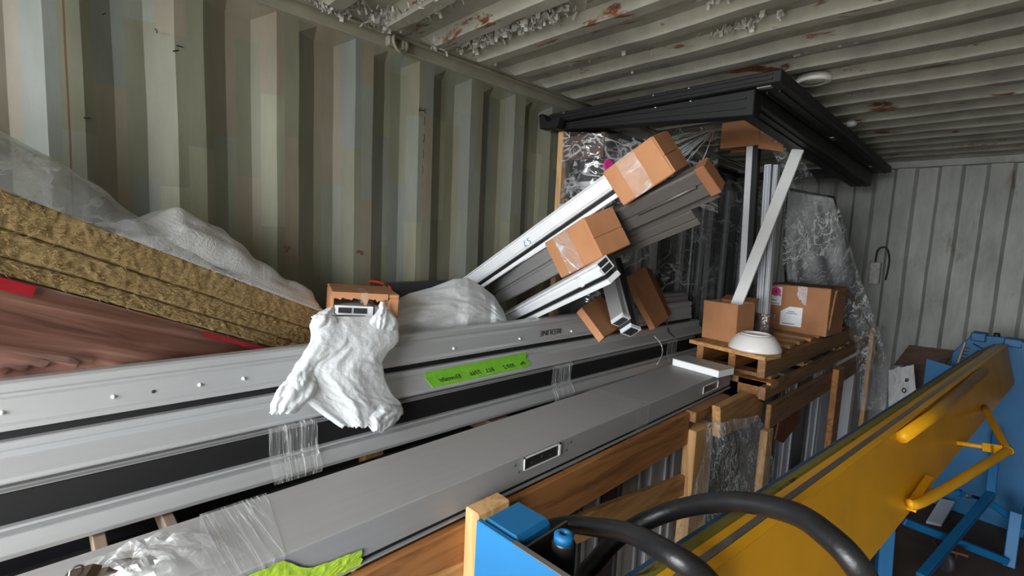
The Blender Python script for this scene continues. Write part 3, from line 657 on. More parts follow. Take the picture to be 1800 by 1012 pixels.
# bundle poking out of an opened carton towards the viewer
Dd = (at(1133, 580, X=.66)-at(1108, 492, X=.50)).normalized()
Da = (at(1165, 545, X=.6)-at(1085, 560, X=.6)).normalized()
Df = Fr(at(1092, 556, X=.655), Dd, Da); Df.n = Dd.cross(Df.a); Df.n = Df.n if Df.n.z > 0 else -Df.n
t = thing('profile_bundle', 'open-ended profiles poking out of a torn carton over the long stack', 'profile bundle', tuple(Df.p(-.2, .04, -.03)))
for i, (a0, a1, n0, n1, e, mt) in enumerate(((-.012, .030, -.05, .022, .012, 'alu'), (.034, .092, -.05, .014, .045, 'dk_up'))):
    pr_ = [(a0, n0), (a1, n0), (a1, n1), (a1-.004, n1), (a1-.004, n1-.01), (a0+.008, n1-.01), (a0+.008, n1), (a0, n1)]
    o = obj('profile', Df.prof(pr_, -.36, e), M[mt], t, bevel=.0006)
    # open web at the end
    for q in range(3):
        y_ = a0+(a1-a0)*(.08+.32*q); obj('end_chamber', Df.box(e, e+.003, y_, y_+(a1-a0)*.2, n0+.006, n1-.012), M['dark'], o)
    obj('end_rim', Df.box(e-.012, e+.002, a0-.001, a1+.001, n1-.006, n1+.001), M['aluw'], o); obj('end_rim', Df.box(e-.016, e+.002, a0-.001, a0+.005, n0, n1), M['aluw'], o); obj('end_rim', Df.box(e-.016, e+.002, a1-.005, a1+.001, n0, n1), M['aluw'], o); obj('end_rim', Df.box(e-.016, e+.002, a0, a1, n0, n0+.006), M['aluw'], o)
def quad_sheet(pts, th, mat, name, parent, bev=.002):
    pts = [V(p) for p in pts]; n = (pts[1]-pts[0]).cross(pts[-1]-pts[0]).normalized(); bm = bmesh.new()
    if n.dot(CAM-pts[0]) < 0: n = -n
    a = [bm.verts.new(p) for p in pts]; b = [bm.verts.new(p-n*th) for p in pts]; bm.faces.new(a); bm.faces.new(b[::-1]); k = len(pts)
    for i in range(k): bm.faces.new((a[i], b[i], b[(i+1) % k], a[(i+1) % k]))
    return obj(name, bm, mat, parent, bevel=bev)
quad_sheet([at(1022, 540, X=.54), at(1056, 517, X=.48), at(1096, 570, X=.60), at(1062, 593, X=.66)], .035, M['card'], 'carton_flap', t)
f2 = quad_sheet([at(1103, 486, X=.485), at(1134, 468, X=.435), at(1176, 558, X=.575), at(1152, 577, X=.625)], .03, M['card'], 'carton_flap', t)
quad_sheet([at(1134, 468, X=.435), at(1146, 474, X=.405), at(1180, 550, X=.535), at(1176, 558, X=.575)], .006, M['carddark'], 'carton_edge', t)
bm = bmesh.new(); tube(bm, spline([at(1150, 590, X=.62), at(1162, 605, X=.64), at(1164, 622, X=.66), at(1155, 640, X=.68)], 6), .003, 6); obj('torn_tape', bm, M['tape_clear'], t, True)

# carton end with foam hanging from it (near the insulation)
e0, e1, e2 = at(583, 512, X=.40), at(703, 520, X=.47), at(583, 562, X=.43)
Er = (e1-e0); Er.z = -.012; wE = Er.length; Er.normalize(); Eb = V((-Er.y, Er.x, 0)).normalized(); Eb = Eb if Eb.x < 0 else -Eb; Eu = Er.cross(Eb); Eu = Eu if Eu.z > 0 else -Eu
E0 = V(e0); EH = (E0.z-ZT)/Eu.z-.010
def eb(r0, r1, b0, b1, u0, u1): return mk(obox, E0+Er*r0+Eb*b0+Eu*u0, Er*(r1-r0), Eb*(b1-b0), Eu*(u1-u0))
t = thing('profile_bundle', 'profile end in a torn cardboard sleeve on the stack with white foam hanging out', 'profile bundle', tuple(E0+Er*.1+Eb*.2-Eu*.1))
sl = obj('cardboard_sleeve', eb(0, wE, .0, .24, -.012, 0), M['card'], t, bevel=.003)
obj('sleeve_side', eb(wE-.03, wE, .0, .24, -EH, -.012), M['card'], t, bevel=.003); obj('sleeve_side', eb(0, .01, .01, .24, -EH, -.012), M['card'], t, bevel=.002)
bm = bmesh.new()   # torn front flap with a ragged lower edge
n = 26; tops = [E0+Er*(wE*.82*i/n)+Eb*-.002 for i in range(n+1)]
lows = [p_-Eu*(.016+.018*abs(nz3((i*.6, 2, 0)))+(.02 if 14 < i < 17 else 0)) for i, p_ in enumerate(tops)]
va = [bm.verts.new(p_) for p_ in tops]; vb = [bm.verts.new(p_) for p_ in lows]
for i in range(n): bm.faces.new((va[i], va[i+1], vb[i+1], vb[i]))
obj('torn_flap', bm, M['card'], sl, solid=.003)
obj('packing_tape', eb(wE*.42, wE*.52, -.004, .1, -.03, .002), M['tape_clear'], sl)
pe = obj('profile', eb(.012, wE*.62, .004, .23, -.085, -.040), M['aluw'], t, bevel=.001)
for r0, r1, u0, u1 in ((.022, wE*.30, -.062, -.046), (wE*.33, wE*.52, -.062, -.046), (.016, wE*.50, -.081, -.068)):
    obj('hollow', eb(r0, r1, .001, .0042, u0, u1), M['dark'], pe)
obj('profile', eb(wE*.63, wE*.80, .01, .23, -.1, -.036), M['zinc'], t, bevel=.004)
obj('lower_sleeve', eb(0, wE*.8, .012, .23, -EH, -.088), M['carddark'], t)

fo = thing('packing_foam', 'white packing foam hanging crumpled over the long profiles from the torn cardboard sleeve', 'foam sheet', tuple(at(620, 700, X=.54)))
def hang(rows, seed, fold=.018, ns=60, nt=90):
    # rows: (v, uL, uR, x) boundaries down the sheet
    bm = bmesh.new()
    def rg(p): return 1-2*abs(noise.noise(p))
    def f(s, t):
        q = t*(len(rows)-1); i = min(int(q), len(rows)-2); k = q-i
        ra, rb, rc, rd = rows[max(i-1, 0)], rows[i], rows[i+1], rows[min(i+2, len(rows)-1)]
        v, l, r, x = [.5*(2*rb[j]+(rc[j]-ra[j])*k+(2*ra[j]-5*rb[j]+4*rc[j]-rd[j])*k*k+(3*rb[j]-ra[j]-3*rc[j]+rd[j])*k**3) for j in range(4)]
        edge = min(1, .35+6*min(s, 1-s)); w_ = .9*nz3((s*2.6, t*3.1, seed+11))
        e = (nz3((s*4.0+t*1.5, t*1.6, seed))+.5*rg(V((s*3.4+t*1.4+w_, t*1.9-s*.8+w_, seed+3)))+.25*rg(V((s*8-t*3.5+w_*2, t*5+w_*2, seed+8)))+.12*rg(V((s*19+t*8, t*16-s*6, seed+5))))*fold*min(1, .3+t)*edge
        rag = (5*nz3((s*16, 0, seed))+2.5*nz3((s*45, 1, seed))) if t > .97 and rows[-1][0] > 700 else 0
        lr = 3*nz3((t*9, 2, seed))+1.5*nz3((t*30, 5, seed))
        return at(l+(r-l)*s+lr, v+rag, X=x+e+.012*math.sin(s*math.pi))
    grid(bm, f, ns, nt); return bm
obj('sheet', hang([(556, 548, 698, .462), (575, 548, 700, .478), (600, 544, 699, .492), (628, 528, 676, .505), (655, 514, 676, .515), (690, 524, 688, .53), (715, 550, 707, .54), (750, 594, 684, .548)], 1.3, .013), M['foam'], fo, True, solid=.002)
obj('corner', hang([(635, 526, 560, .488), (665, 505, 558, .52), (690, 484, 556, .535), (727, 473, 518, .55)], 4.1, .014, 26, 34), M['foam'], fo, True, solid=.002)
obj('corner', hang([(700, 640, 684, .515), (718, 648, 708, .548), (738, 640, 700, .556), (758, 655, 676, .56)], 7.7, .012, 26, 34), M['foam'], fo, True, solid=.002)
# lobes that wrap up past the carton end
obj('lobe', hang([(530, 668, 676, .46), (545, 664, 684, .472), (565, 650, 700, .482), (592, 646, 699, .470)], 2.9, .008, 26, 34), M['foam'], fo, True, solid=.002)
obj('lobe', hang([(540, 578, 588, .452), (552, 556, 590, .464), (566, 546, 600, .475), (592, 547, 606, .466)], 6.2, .008, 26, 34), M['foam'], fo, True, solid=.002)
# big foam sheet bunched behind the top profile
def mound(s, t):
    sil = [(690, 530), (720, 516), (760, 505), (798, 490), (822, 489), (845, 502), (868, 520), (884, 545), (893, 568)]
    q = s*(len(sil)-1); i = min(int(q), len(sil)-2); k = q-i
    u = sil[i][0]+(sil[i+1][0]-sil[i][0])*k; v = sil[i][1]+(sil[i+1][1]-sil[i][1])*k
    vb = 592-24*(s)
    xb, xt = .385, .29
    tt = t; vv = vb+(v-vb)*tt; x = xb+(xt-xb)*tt**1.5+.03*math.sin(tt*math.pi)
    e = (nz3((s*5, t*4, 6))+.5*(1-2*abs(nz3((s*7+t*3, t*6, 2))))+.12*nz3((s*50, t*30, 2)))*.012*min(1, t*5)*min(1, (1-t)*8+.2)
    if abs(s-.72) < .05: e -= .012*(1-abs(s-.72)/.05)*min(1, t*3)
    return at(u, vv, X=x+e)
bm = bmesh.new(); grid(bm, mound, 110, 50); tag(obj('foam_sheet', bm, M['foam'], smooth=True, solid=.003), 'bunched white foam sheet rising behind the topmost long profile', 'foam sheet')
# grey box section and red strap behind the carton
p_ = at(660, 535, X=.10); q_ = at(812, 532, X=.10)
tag(obj('grey_sheet', bbox(.10, .16, p_.y, q_.y, .0005, p_.z+.085), M['dk_up'], bevel=.004), 'dark grey slab standing on edge by the wall behind the carton end', 'slab')
pts = spline([at(648, 494, X=.13), at(665, 496, X=.14), at(682, 502, X=.155), at(688, 512, X=.168), at(690, 524, X=.17)], 6)
bm = bmesh.new(); tube(bm, pts, [.006+.004*abs(nz3((i, 0, 0))) for i in range(len(pts))], 8); tag(obj('red_strap', bm, M['redstrap'], smooth=True), 'short orange red strap lying on the dark grey slab by the wall', 'strap')

# ================================================================ tall wrapped crate against the left wall
tc = thing('wrapped_crate', 'tall timber crate of dark window frames wrapped in clear film against the left wall', 'crate', (.2, 3.2, 0))
z0c, z1c = .0005, 2.17
obj('post', bbox(.04, .075, 1.99, 2.03, z0c, 2.1935), M['woodz'], tc, bevel=.002)
obj('post', bbox(.04, .08, 4.4, 4.45, z0c, 2.1965), M['woodz'], tc)
obj('top_rail', bbox(.04, .075, 2.03, 4.4, 2.12, 2.17), M['woodd'], tc); obj('cross_rail', bbox(.075, .33, 2.0, 2.03, 2.04, 2.16), M['brownpaper'], tc)
obj('bottom_rail', bbox(.04, .33, 2.0, 4.4, z0c, z0c+.08), M['woodd'], tc)
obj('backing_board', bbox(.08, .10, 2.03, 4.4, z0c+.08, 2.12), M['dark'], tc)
ys = [2.06, 2.22, 2.40, 2.58, 2.80, 2.93, 3.02, 3.10, 3.22, 3.34, 3.48, 3.62, 3.80, 4.0]
for i, y in enumerate(ys):
    w = .05 if i % 3 else .085
    mt = ['dk_up', 'lgrey_up', 'grey_up', 'lgrey_up', 'dk_up', 'grey_up'][i % 6]
    s = obj('window_stile', bbox(.12, .30+.01*(i % 3), y, y+w, z0c+.08, 2.10-.02*(i % 4)), M[mt], tc, bevel=.002)
    obj('seal', bbox(.30, .318, y+w, y+w+.012, z0c+.08, 2.08), M['rubber'], s)
obj('glazing', bbox(.13, .14, 2.05, 4.3, z0c+.1, 2.1), M['glass'], tc)
obj('frame_head', bbox(.12, .32, 2.04, 4.3, 2.04, 2.10), M['dk_up'], tc)
def shr(x, y0, y1, z0, z1, seed, amp=.02):
    bm = bmesh.new()
    def f(s, t):
        y = y0+(y1-y0)*s; z = z0+(z1-z0)*t
        return V((x+nz3((y*5, z*4, seed))*amp+nz3((y*11, z*3, seed))*amp*.5, y, z+nz3((y*4, 2, seed))*.015*t))
    grid(bm, f, 50, 34); return bm
obj('stretch_film', shr(.346, 2.035, 4.4, .15, 2.145, 3, .009), M['film'], tc, True)
bm = bmesh.new(); grid(bm, lambda s, t: V((.08+.266*s, 1.978+.055*s**8+nz3((s*6, t*7, 4))*.010-.012*math.sin(s*3.1), .15+(2.035-.04*s)*t)), 20, 40); obj('stretch_film', bm, M['film'], tc, True)
# film stretched from the crate corner across to the cardboard cap over the upright bars
FP0, FP1 = V((.352, 2.05, 0)), V((.572, 2.772, 0)); FN = V((FP1.y-FP0.y, -(FP1.x-FP0.x), 0)).normalized()
def onfilm(u, v, o=0.0):
    q_ = RT*((u-900)/FPX)+DN*((v-506)/FPX)+FW; P_ = FP0+FN*o; return CAM+q_*((P_-CAM).dot(FN)/q_.dot(FN))
def bridge(s, t):
    u = 1064+(1262-1064)*s; v0 = 236-16*s; v1 = 300+75*s; v = v0+(v1-v0)*t; return onfilm(u, v, nz3((s*6, t*4, 3))*.010*min(1, 8*s*(1-s)))
bm = bmesh.new(); grid(bm, bridge, 40, 24); obj('stretch_film', bm, M['film'], tc, True)
bm = bmesh.new(); hub = (1257, 226)  # thin white tubes along the creases, standing in for their glints
for i in range(20):
    u_, v_ = 1120+random.uniform(0, 100), 245+random.uniform(0, 100); f0 = random.uniform(.03, .25); f1 = random.uniform(.6, 1.0)
    pts = []
    for k in range(9):
        f = f0+(f1-f0)*k/8; pts.append(onfilm(hub[0]+(u_-hub[0])*f+2*nz3((i, k*.5, 1)), hub[1]+(v_-hub[1])*f+3*nz3((i, k*.4, 2)), .011))
    tube(bm, pts, [.0007+.0020*math.sin(math.pi*(k+.5)/9) for k in range(9)], 6)
for i in range(18):
    y_ = random.uniform(2.04, 2.4); p_ = V((.352, y_, random.uniform(1.8, 2.05))); d_ = V((0, random.uniform(.05, .16), random.uniform(.02, .08)))
    tube(bm, [p_+d_*(k/6)+V((.004, 0, .012*nz3((i, k*.6, 7)))) for k in range(7)], [.0005+.0012*math.sin(math.pi*(k+.5)/7) for k in range(7)], 6)
cz = obj('film_crease_glints', bm, M['foam'], tc, True); cz['kind'] = 'stuff'
sp_ = onfilm(1070, 290, .006)
tag(obj('pink_sticker', mk(lathe, [(0, .003), (.026, .003), (.028, -.006)], sp_, 24, tuple(FN)), M['pink']), 'round pink sticker on the film just above the leaning cardboard cap', 'sticker')

# ================================================================ black frames on top, right under the roof
def black_frame(label, x1, y0, y1, zl0, z0, z1, wy, wx):
    """rectangular black frame; front rail deepens from zl0 at the wall to z0 at its right corner"""
    t = thing('black_metalwork', label, 'frame', (x1/2, (y0+y1)/2, z0), 'black frames under the roof'); x0 = .02
    f = obj('front_rail', mk(extr, [(x0, zl0), (x1, z0), (x1, z1), (x0, z1)], (0, y0, 0), (1, 0, 0), (0, 0, 1), (0, wy, 0)), M['blackalu'], t, bevel=.004)
    for k in (.3, .66): obj('rail_rib', mk(extr, [(x0, zl0+(z1-zl0)*k), (x1-.03, z0+(z1-z0)*k), (x1-.03, z0+(z1-z0)*k+.006), (x0, zl0+(z1-zl0)*k+.006)], (0, y0-.006, 0), (1, 0, 0), (0, 0, 1), (0, .007, 0)), M['blackalu'], f)
    bm = bmesh.new(); zf = max(z0, z1-.045)      # the right rail deepens towards the back
    v = [bm.verts.new(p) for p in ((x1-wx, y0+wy, zf), (x1, y0+wy, zf), (x1, y0+wy, z1), (x1-wx, y0+wy, z1), (x1-wx, y1, z0), (x1, y1, z0), (x1, y1, z1), (x1-wx, y1, z1))]
    for q in ((0, 1, 2, 3), (7, 6, 5, 4), (0, 4, 5, 1), (1, 5, 6, 2), (2, 6, 7, 3), (3, 7, 4, 0)): bm.faces.new([v[k] for k in q])
    s = obj('side_rail', bm, M['blackalu'], t, bevel=.004)
    for k in (.2, .5): obj('rail_rib', mk(obox, (x1-wx*k-.008, y0+wy, zf-.007), (.008, 0, 0), (0, y1-.02-y0-wy, z0-zf), (0, 0, .009)), M['blackalu'], s)
    obj('rear_rail', bbox(x0, x1-wx, y1-wy, y1, zl0, z1), M['blackalu'], t); obj('side_rail', bbox(x0, x0+wx*.5, y0+wy, y1-wy, zl0, z1), M['blackalu'], t)
    for x in (.12, .62, .78):
        obj('screw', mk(lathe, [(0, .004), (.004, .003), (.006, 0)], (x, y0-.0005, zl0+(z1-zl0)*.84), 12, (0, -1, 0)), M['zinc'], f, True)
    return t, s
bf, s = black_frame('uppermost black metal frame lying right under the corrugated roof', 1.13, 1.93, 4.50, 2.226, 2.226, 2.272, .10, .15)
obj('slot', bbox(1.04, 1.09, 1.95, 1.975, 2.222, 2.227), M['alud'], s); obj('slot', bbox(1.05, 1.075, 3.0, 3.07, 2.222, 2.227), M['alud'], s); obj('slot', bbox(1.05, 1.07, 4.1, 4.16, 2.222, 2.227), M['alud'], s)
black_frame('lower black metal frame with deep front rail resting on the wrapped crate', 1.035, 1.955, 4.42, 2.196, 2.126, 2.225, .07, .13)
t = tag(obj('black_rail_end', mk(extr, [(0, 0), (.11, -.01), (.13, .04), (.05, .03), (.01, .075), (-.012, .07)], (.012, 1.874, 2.19), (1, 0, 0), (0, 0, 1), (0, .0505, 0)), M['blackalu'], bevel=.002), 'short angled black rail end sticking out beside the corrugated wall', 'rail')

# ================================================================ pallet on the far crate, with boxes, bars and bowl
YW = V((.034, 1, 0)).normalized(); XW = V((YW.y, -YW.x, 0))
def pw(x, y, z): return V((0, 2.3, 0))+XW*0+V((x, 0, z))+YW*(y-2.3)
def pbox(x0, x1, y0, y1, z0, z1): return mk(obox, pw(x0, y0, z0), (x1-x0, 0, 0), YW*(y1-y0), (0, 0, z1-z0))
PZ = 1.14; px0, px1 = .70, 1.055
pa = thing('pallet', 'wooden pallet of pine slats on the far crate carrying bowl and boxes', 'pallet', tuple(pw(.88, 3.0, PZ-.12)))
obj('slat', mk(obox, V((.66, 2.40, PZ-.02)), V((.395, -.085, 0)), V((.03, .13, 0)), (0, 0, .02)), M['wood'], pa, bevel=.002)
for i in range(8):
    y = 2.56+i*.165; obj('slat', pbox(px0, px1-.004*(i % 3)-.02, y, y+.09, PZ-.02, PZ), M['woodx'], pa, bevel=.002)
for x in (px0, .86, px1-.035): obj('stringer', pbox(x, x+.035, 2.40 if x < 1 else 2.33, 3.95, PZ-.105, PZ-.02), M['woodo' if x < 1 else 'woodd'], pa, bevel=.003)
for y in (2.42, 2.9, 3.5, 3.85): obj('bottom_board', pbox(px0-.03, px1, y, y+.09, PZ-.124, PZ-.105), M['woodd'], pa, bevel=.002)
c2 = thing('timber_crate', 'far timber crate under the pallet with vertical posts and side rails', 'crate', tuple(pw(.9, 3.2, 0)))
xr = 1.075
obj('block', pbox(.93, 1.06, 2.36, 2.42, .935, PZ-.124), M['woodo'], c2, bevel=.003)
obj('rail', pbox(xr-.03, xr, 2.30, 4.6, .945, 1.005), M['woodd'], c2, bevel=.003); obj('rail', pbox(xr-.01, xr+.012, 2.36, 4.6, .80, .915), M['woodd'], c2, bevel=.003)
obj('top_board', pbox(.66, xr, 2.36, 2.46, .985, PZ-.125), M['wood'], c2, bevel=.002)
for y in (3.0, 3.7, 4.3): obj('top_board', pbox(.66, xr-.03, y, y+.09, .985, PZ-.125), M['wood'], c2)
obj('post', pbox(xr+.012, xr+.045, 3.36, 3.50, 0, .93), M['woodo'], c2, bevel=.003)
obj('post', pbox(xr+.012, xr+.04, 4.26, 4.36, 0, 1.10), M['woodz'], c2, bevel=.003)
obj('post', pbox(xr-.012, xr+.02, 2.32, 2.40, 0, .80), M['woodz'], c2, bevel=.003)
obj('rail', pbox(.40, .42, 2.36, 4.6, .88, .985), M['woodd'], c2); obj('cross_rail', pbox(.40, .985, 2.30, 2.33, .80, .90), M['woodd'], c2)
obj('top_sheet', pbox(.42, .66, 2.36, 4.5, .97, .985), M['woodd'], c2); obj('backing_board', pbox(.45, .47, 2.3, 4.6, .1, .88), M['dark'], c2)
for i, (u0, u1, mt, lb) in enumerate(((1352, 1366, 'dk_up', 'charcoal'), (1368, 1378, 'grey_up', 'mid grey'), (1382, 1395, 'lgrey_up', 'pale grey'), (1398, 1420, 'dk_up', 'charcoal'), (1424, 1436, 'lgrey_up', 'pale grey'), (1440, 1458, 'grey_up', 'mid grey'), (1490, 1516, 'lgrey_up', 'pale grey'), (1518, 1526, 'dk_up', 'charcoal'))):
    x = 1.0 if u0 < 1480 else 1.11; y0, y1 = at(u0, 720, X=x).y, at(u1, 720, X=x).y
    y0, y1 = max(2.42, y0), min(4.87, max(2.46, y1))
    if i == 6: y0 = 4.095
    upright('upright_frame', x-.12, x, y0, y1, .0005, .93, M[mt], lb+' upright frame under the pallet, '+ORD[i]+' from the crumpled shiny film', 'frames upright in the far crate')
# cut board leaning under the rail
tag(obj('packing_offcut', mk(extr, [(2.75, .62), (2.9, .56), (3.2, .60), (3.2, .79), (2.82, .79)], (1.01, 0, 0), (0, 1, 0), (0, 0, 1), (.008, 0, 0)), M['carddark']), 'torn brown cardboard piece tucked below the rail of the far crate', 'cardboard')
# labelled carton
bx = thing('cardboard_box', 'closed cardboard box with white labels and a pink sticker reading 4', 'box', (.95, 3.3, PZ))
fx0, fx1, fz1 = .775, 1.10, 1.425
Fo = pw(0, 3.19, 0); bo = V((.775, 3.18, PZ+.0005)); bd = V((.33, .0, 0)); bw = V((.02, .30, 0)); bh = V((0, 0, .275))
body = obj('body', mk(obox, bo, bd, bw, bh), M['card'], bx, bevel=.003)
obj('top_flap', mk(obox, bo+bh+V((0, .0, 0)), bd, bw*.495, (0, 0, .003)), M['carddark'], bx); obj('top_flap', mk(obox, bo+bh+bw*.505, bd, bw*.495, (0, 0, .003)), M['carddark'], bx)
def lab(x0, x1, z0, z1, mat, name, parent=bx, y=.0015, cut=0):
    bm = bmesh.new(); pts = [(x0, z0), (x1, z0), (x1, z1), (x0+cut, z1), (x0, z1-cut*.7)] if cut else [(x0, z0), (x1, z0), (x1, z1), (x0, z1)]
    extr(bm, pts, bo+V((0, -y, 0)), (1, 0, 0), (0, 0, 1), (0, y*.9, 0)); return obj(name, bm, mat, parent)
l1 = lab(.016, .082, .15, .262, M['paper'], 'label'); l2 = lab(.085, .20, .035, .15, M['paper'], 'label', cut=.045)
for (x0, x1, z0, z1) in ((.026, .074, .156, .162), (.026, .056, .176, .182), (.066, .078, .205, .218)): lab(x0, x1, z0, z1, M['greyink'], 'print', l1, .002)
for (x0, x1, z0, z1) in ((.10, .165, .045, .05), (.125, .16, .118, .123), (.115, .175, .108, .112)): lab(x0, x1, z0, z1, M['greyink'], 'print', l2, .002)
sk = obj('sticker', mk(lathe, [(0, .0035), (.027, .0035), (.0275, 0)], bo+V((.048, .0, .232)), 28, (0, -1, 0)), M['pink'], bx)
text_mesh('lettering', '4', .04, M['ink'], bo+V((.048, -.0042, .230)), (1, 0, 0), (0, 0, 1), sk)
bm = bmesh.new(); grid(bm, lambda s, t: bo+V((.165+.05*s, -.0025-abs(nz3((s*14, t*9, 4)))*.004, .275-(.06+.055*s+.02*nz3((s*6, 1, 1)))*t)), 12, 12); obj('packing_tape', bm, film('shiny_tape', .45, .6, '#ffffff', 40, .1, .6), bx)
# open carton holding the white bars
ob = thing('cardboard_box', 'open cardboard box without lid standing on the pallet holding white bars', 'box', (.78, 2.62, PZ))
a0 = V((.672, 2.52, PZ+.0005)); ax = V((.185, -.035, 0)); ay = V((.03, .16, 0)); az = V((-.004, .0, .20))
def wallb(P, d, th, nm='side'): return obj(nm, mk(obox, P, d, th, az), M['card'], ob, bevel=.002)
wallb(a0, ax, ay.normalized()*.004); wallb(a0+ay, ax, ay.normalized()*.004); wallb(a0, ay, ax.normalized()*.004); wallb(a0+ax, ay, ax.normalized()*.004); obj('base', mk(obox, a0, ax, ay, (0, 0, .004)), M['carddark'], ob)
obj('flap', mk(obox, a0+ay+az, ax, V((.005, .05, .02)), (0, 0, .003)), M['carddark'], ob)
# white bars
def bar(name, label, p, q, wx, wy, mat, group=None, edge=None, cat='profile', xa=(1, 0, 0)):
    p, q = V(p), V(q); d = q-p; x = V(xa); x = (x-d.normalized()*x.dot(d.normalized())).normalized(); y = d.normalized().cross(x); t = thing(name, label, cat, tuple(p), group)
    y = y if y.y > 0 else -y
    obj('body', mk(obox, p-x*wx/2, d, x*wx, y*wy), mat, t, bevel=.002)
    if edge: obj('edge_strip', mk(obox, p+x*wx/2, d, x*edge, y*wy*.9), M['rubber'], t)
    elif mat is not M['white']:
        for s_ in (-.22, .2): obj('groove', mk(obox, p+x*(wx*s_)-y*.0012, d*.995, x*.003, y*.003), M['alud'], t)
    return t
bar('white_bar', 'straight white bar with black edge standing upright behind the open carton', (.765, 2.80, PZ), (.722, 2.80, 2.3155), .034, .05, M['aluw'], None, .028)
bar('white_bar', 'broad pale grey ribbed bar standing upright beside the labelled carton', (.846, 2.85, PZ), (.812, 2.85, 2.085), .036, .05, M['lgrey_up'])
bar('white_bar', 'narrow pale grey bar standing upright, right next to the broad ribbed bar', (.878, 2.85, PZ), (.852, 2.85, 2.08), .024, .05, M['lgrey_up'])
bar('white_bar', 'flat white bar leaning diagonally across the upright bars, foot in the open carton', (.765, 2.575, PZ+.010), (.941, 2.889, 2.159), .058, .02, M['white'], None, None, 'profile', (1, .1, 0))
wrp = tag(obj('film_sleeve', mk(lathe, [(.052, 0), (.054, .03), (.050, .08), (.052, .13)], (.866, 2.876, PZ+.0005), 20), film('brown_film_sleeve', .5, .5, '#6a4a3c', 20, .15, .8), smooth=True), 'brown film sleeve wound round the feet of the upright bars', 'film')
cpx = thing('cardboard_carton', 'cardboard cap over the tops of the upright bars under the black frames', 'cardboard cap', (.72, 2.85, 2.15))
obj('front', mk(obox, (.575, 2.775, 2.178), (.205, 0, 0), (0, .004, 0), (0, 0, .14)), M['card'], cpx, bevel=.002)
obj('side', mk(obox, (.78, 2.775, 2.16), (.11, .05, -.02), (-.003, .006, 0), (0, 0, .15)), M['card'], cpx, bevel=.002)
obj('top', mk(obox, (.575, 2.775, 2.316), (.30, 0, 0), (0, .16, 0), (0, 0, .004)), M['carddark'], cpx); obj('rear', mk(obox, (.575, 2.93, 2.178), (.31, 0, 0), (0, .004, 0), (0, 0, .14)), M['carddark'], cpx)
# upside-down bowl
bc = V((.965, 2.45, PZ+.001)); bo_ = thing('bowl', 'white glazed bowl turned upside down on the front slat of the pallet', 'bowl', tuple(bc))
obj('shell', mk(lathe, [(.112, 0), (.118, .002), (.117, .012), (.104, .04), (.083, .066), (.074, .073), (.066, .074), (.062, .069), (0, .068)], bc, 56), M['bowl'], bo_, True)
obj('foot_ring', mk(lathe, [(.066, .072), (.067, .078), (.061, .078), (.060, .070)], bc, 48), M['bowl'], bo_, True)

# film hanging over the right side of the tall stack
def drape(rows, seed, amp=.03, ns=22, nt=50, clip=None):
    bm = bmesh.new()
    def f(s, t):
        q = t*(len(rows)-1); i = min(int(q), len(rows)-2); k = q-i; A_, B_ = rows[i], rows[i+1]
        L = A_[0].lerp(B_[0], k); R_ = A_[1].lerp(B_[1], k); p = L.lerp(R_, s)
        p = p+V((1, -.3, 0))*(nz3((s*5, t*4, seed))*amp+nz3((s*13, t*6, seed))*amp*.4)
        return clip(p) if clip else p
    grid(bm, f, ns, nt); return bm
def under_rail(p):          # hangs inside the black side rail until it is below it
    if p.z > 2.12 and p.x > .897: p.x = .897
    if p.z < 1.20 and p.x < 1.135: p.x = 1.135
    return p
rows = [(at(1318, 206, Y=2.74), at(1362, 214, Y=2.76)), (at(1345, 235, Y=2.76), at(1384, 250, Y=2.80)), (at(1372, 300, Y=2.93), at(1440, 325, Y=3.2)), (at(1378, 380, Y=3.25), at(1475, 365, Y=3.4)), (at(1375, 470, Y=3.34), at(1500, 450, Y=3.55)), (at(1425, 525, Y=3.58), at(1528, 530, Y=3.72)), (at(1502, 600, X=1.165), at(1556, 620, Y=4.0)), (at(1508, 720, X=1.20), at(1562, 720, Y=4.0))]
tag(obj('stretch_film', drape(rows, 2, .016, 22, 50, under_rail), film('hanging_stretch_film', .07, .8, '#f0f2f3', 11, .12, .7, (1, 1, .45), 2.0, 4), smooth=True), 'clear stretch film hanging from the upright bars down past the pallet side', 'plastic film')
pk = [(at(1384, 330, Y=3.68), at(1466, 345, Y=3.74)), (at(1376, 420, Y=3.70), at(1490, 430, Y=3.80)), (at(1380, 505, Y=3.72), at(1508, 520, Y=3.84))]
pk.append((V((pk[-1][0].x, 3.74, PZ+.001)), V((min(pk[-1][1].x, 1.07), 3.86, PZ+.001))))
tag(obj('wrapped_pack', drape(pk, 5, .008), plain('grey_pack_wrap', '#2c2d2e', .3, 0, .3, 9, .5, 12), smooth=True, solid=.05), 'dark grey film wrapped pack standing behind the labelled carton', 'package')
# packing band hoop over the pallet side
bm = bmesh.new(); tube(bm, spline([at(1457, 580, Y=3.20), at(1468, 522, Y=3.21), at(1475, 512, Y=3.24), at(1500, 525, Y=3.6), at(1526, 568, Y=4.08), at(1537, 588, Y=4.27)], 5), .006, 6); tag(obj('packing_hoop', bm, M['woodd'], smooth=True), 'thin brown edge strip bent over the pallet beside the labelled carton', 'strip')
# crumpled film by the near crate
rows = [(at(1240, 745, X=1.022), at(1334, 730, X=1.086)), (at(1236, 790, X=1.055), at(1352, 770, X=1.098)), (at(1228, 830, X=1.07), at(1362, 825, X=1.104)), (at(1215, 880, X=1.07), at(1345, 872, X=1.125)), (at(1180, 960, X=1.07), at(1290, 950, X=1.125))]
tag(obj('crumpled_film', drape(rows, 9, .013, 40, 50), film('crumpled_film_pale', .16, 1.0, '#ffffff', 17, .1, 1.0, (1, 1, .7), 2.4, 5), smooth=True), 'crumpled shiny clear film bunched between the two timber crates', 'plastic film')

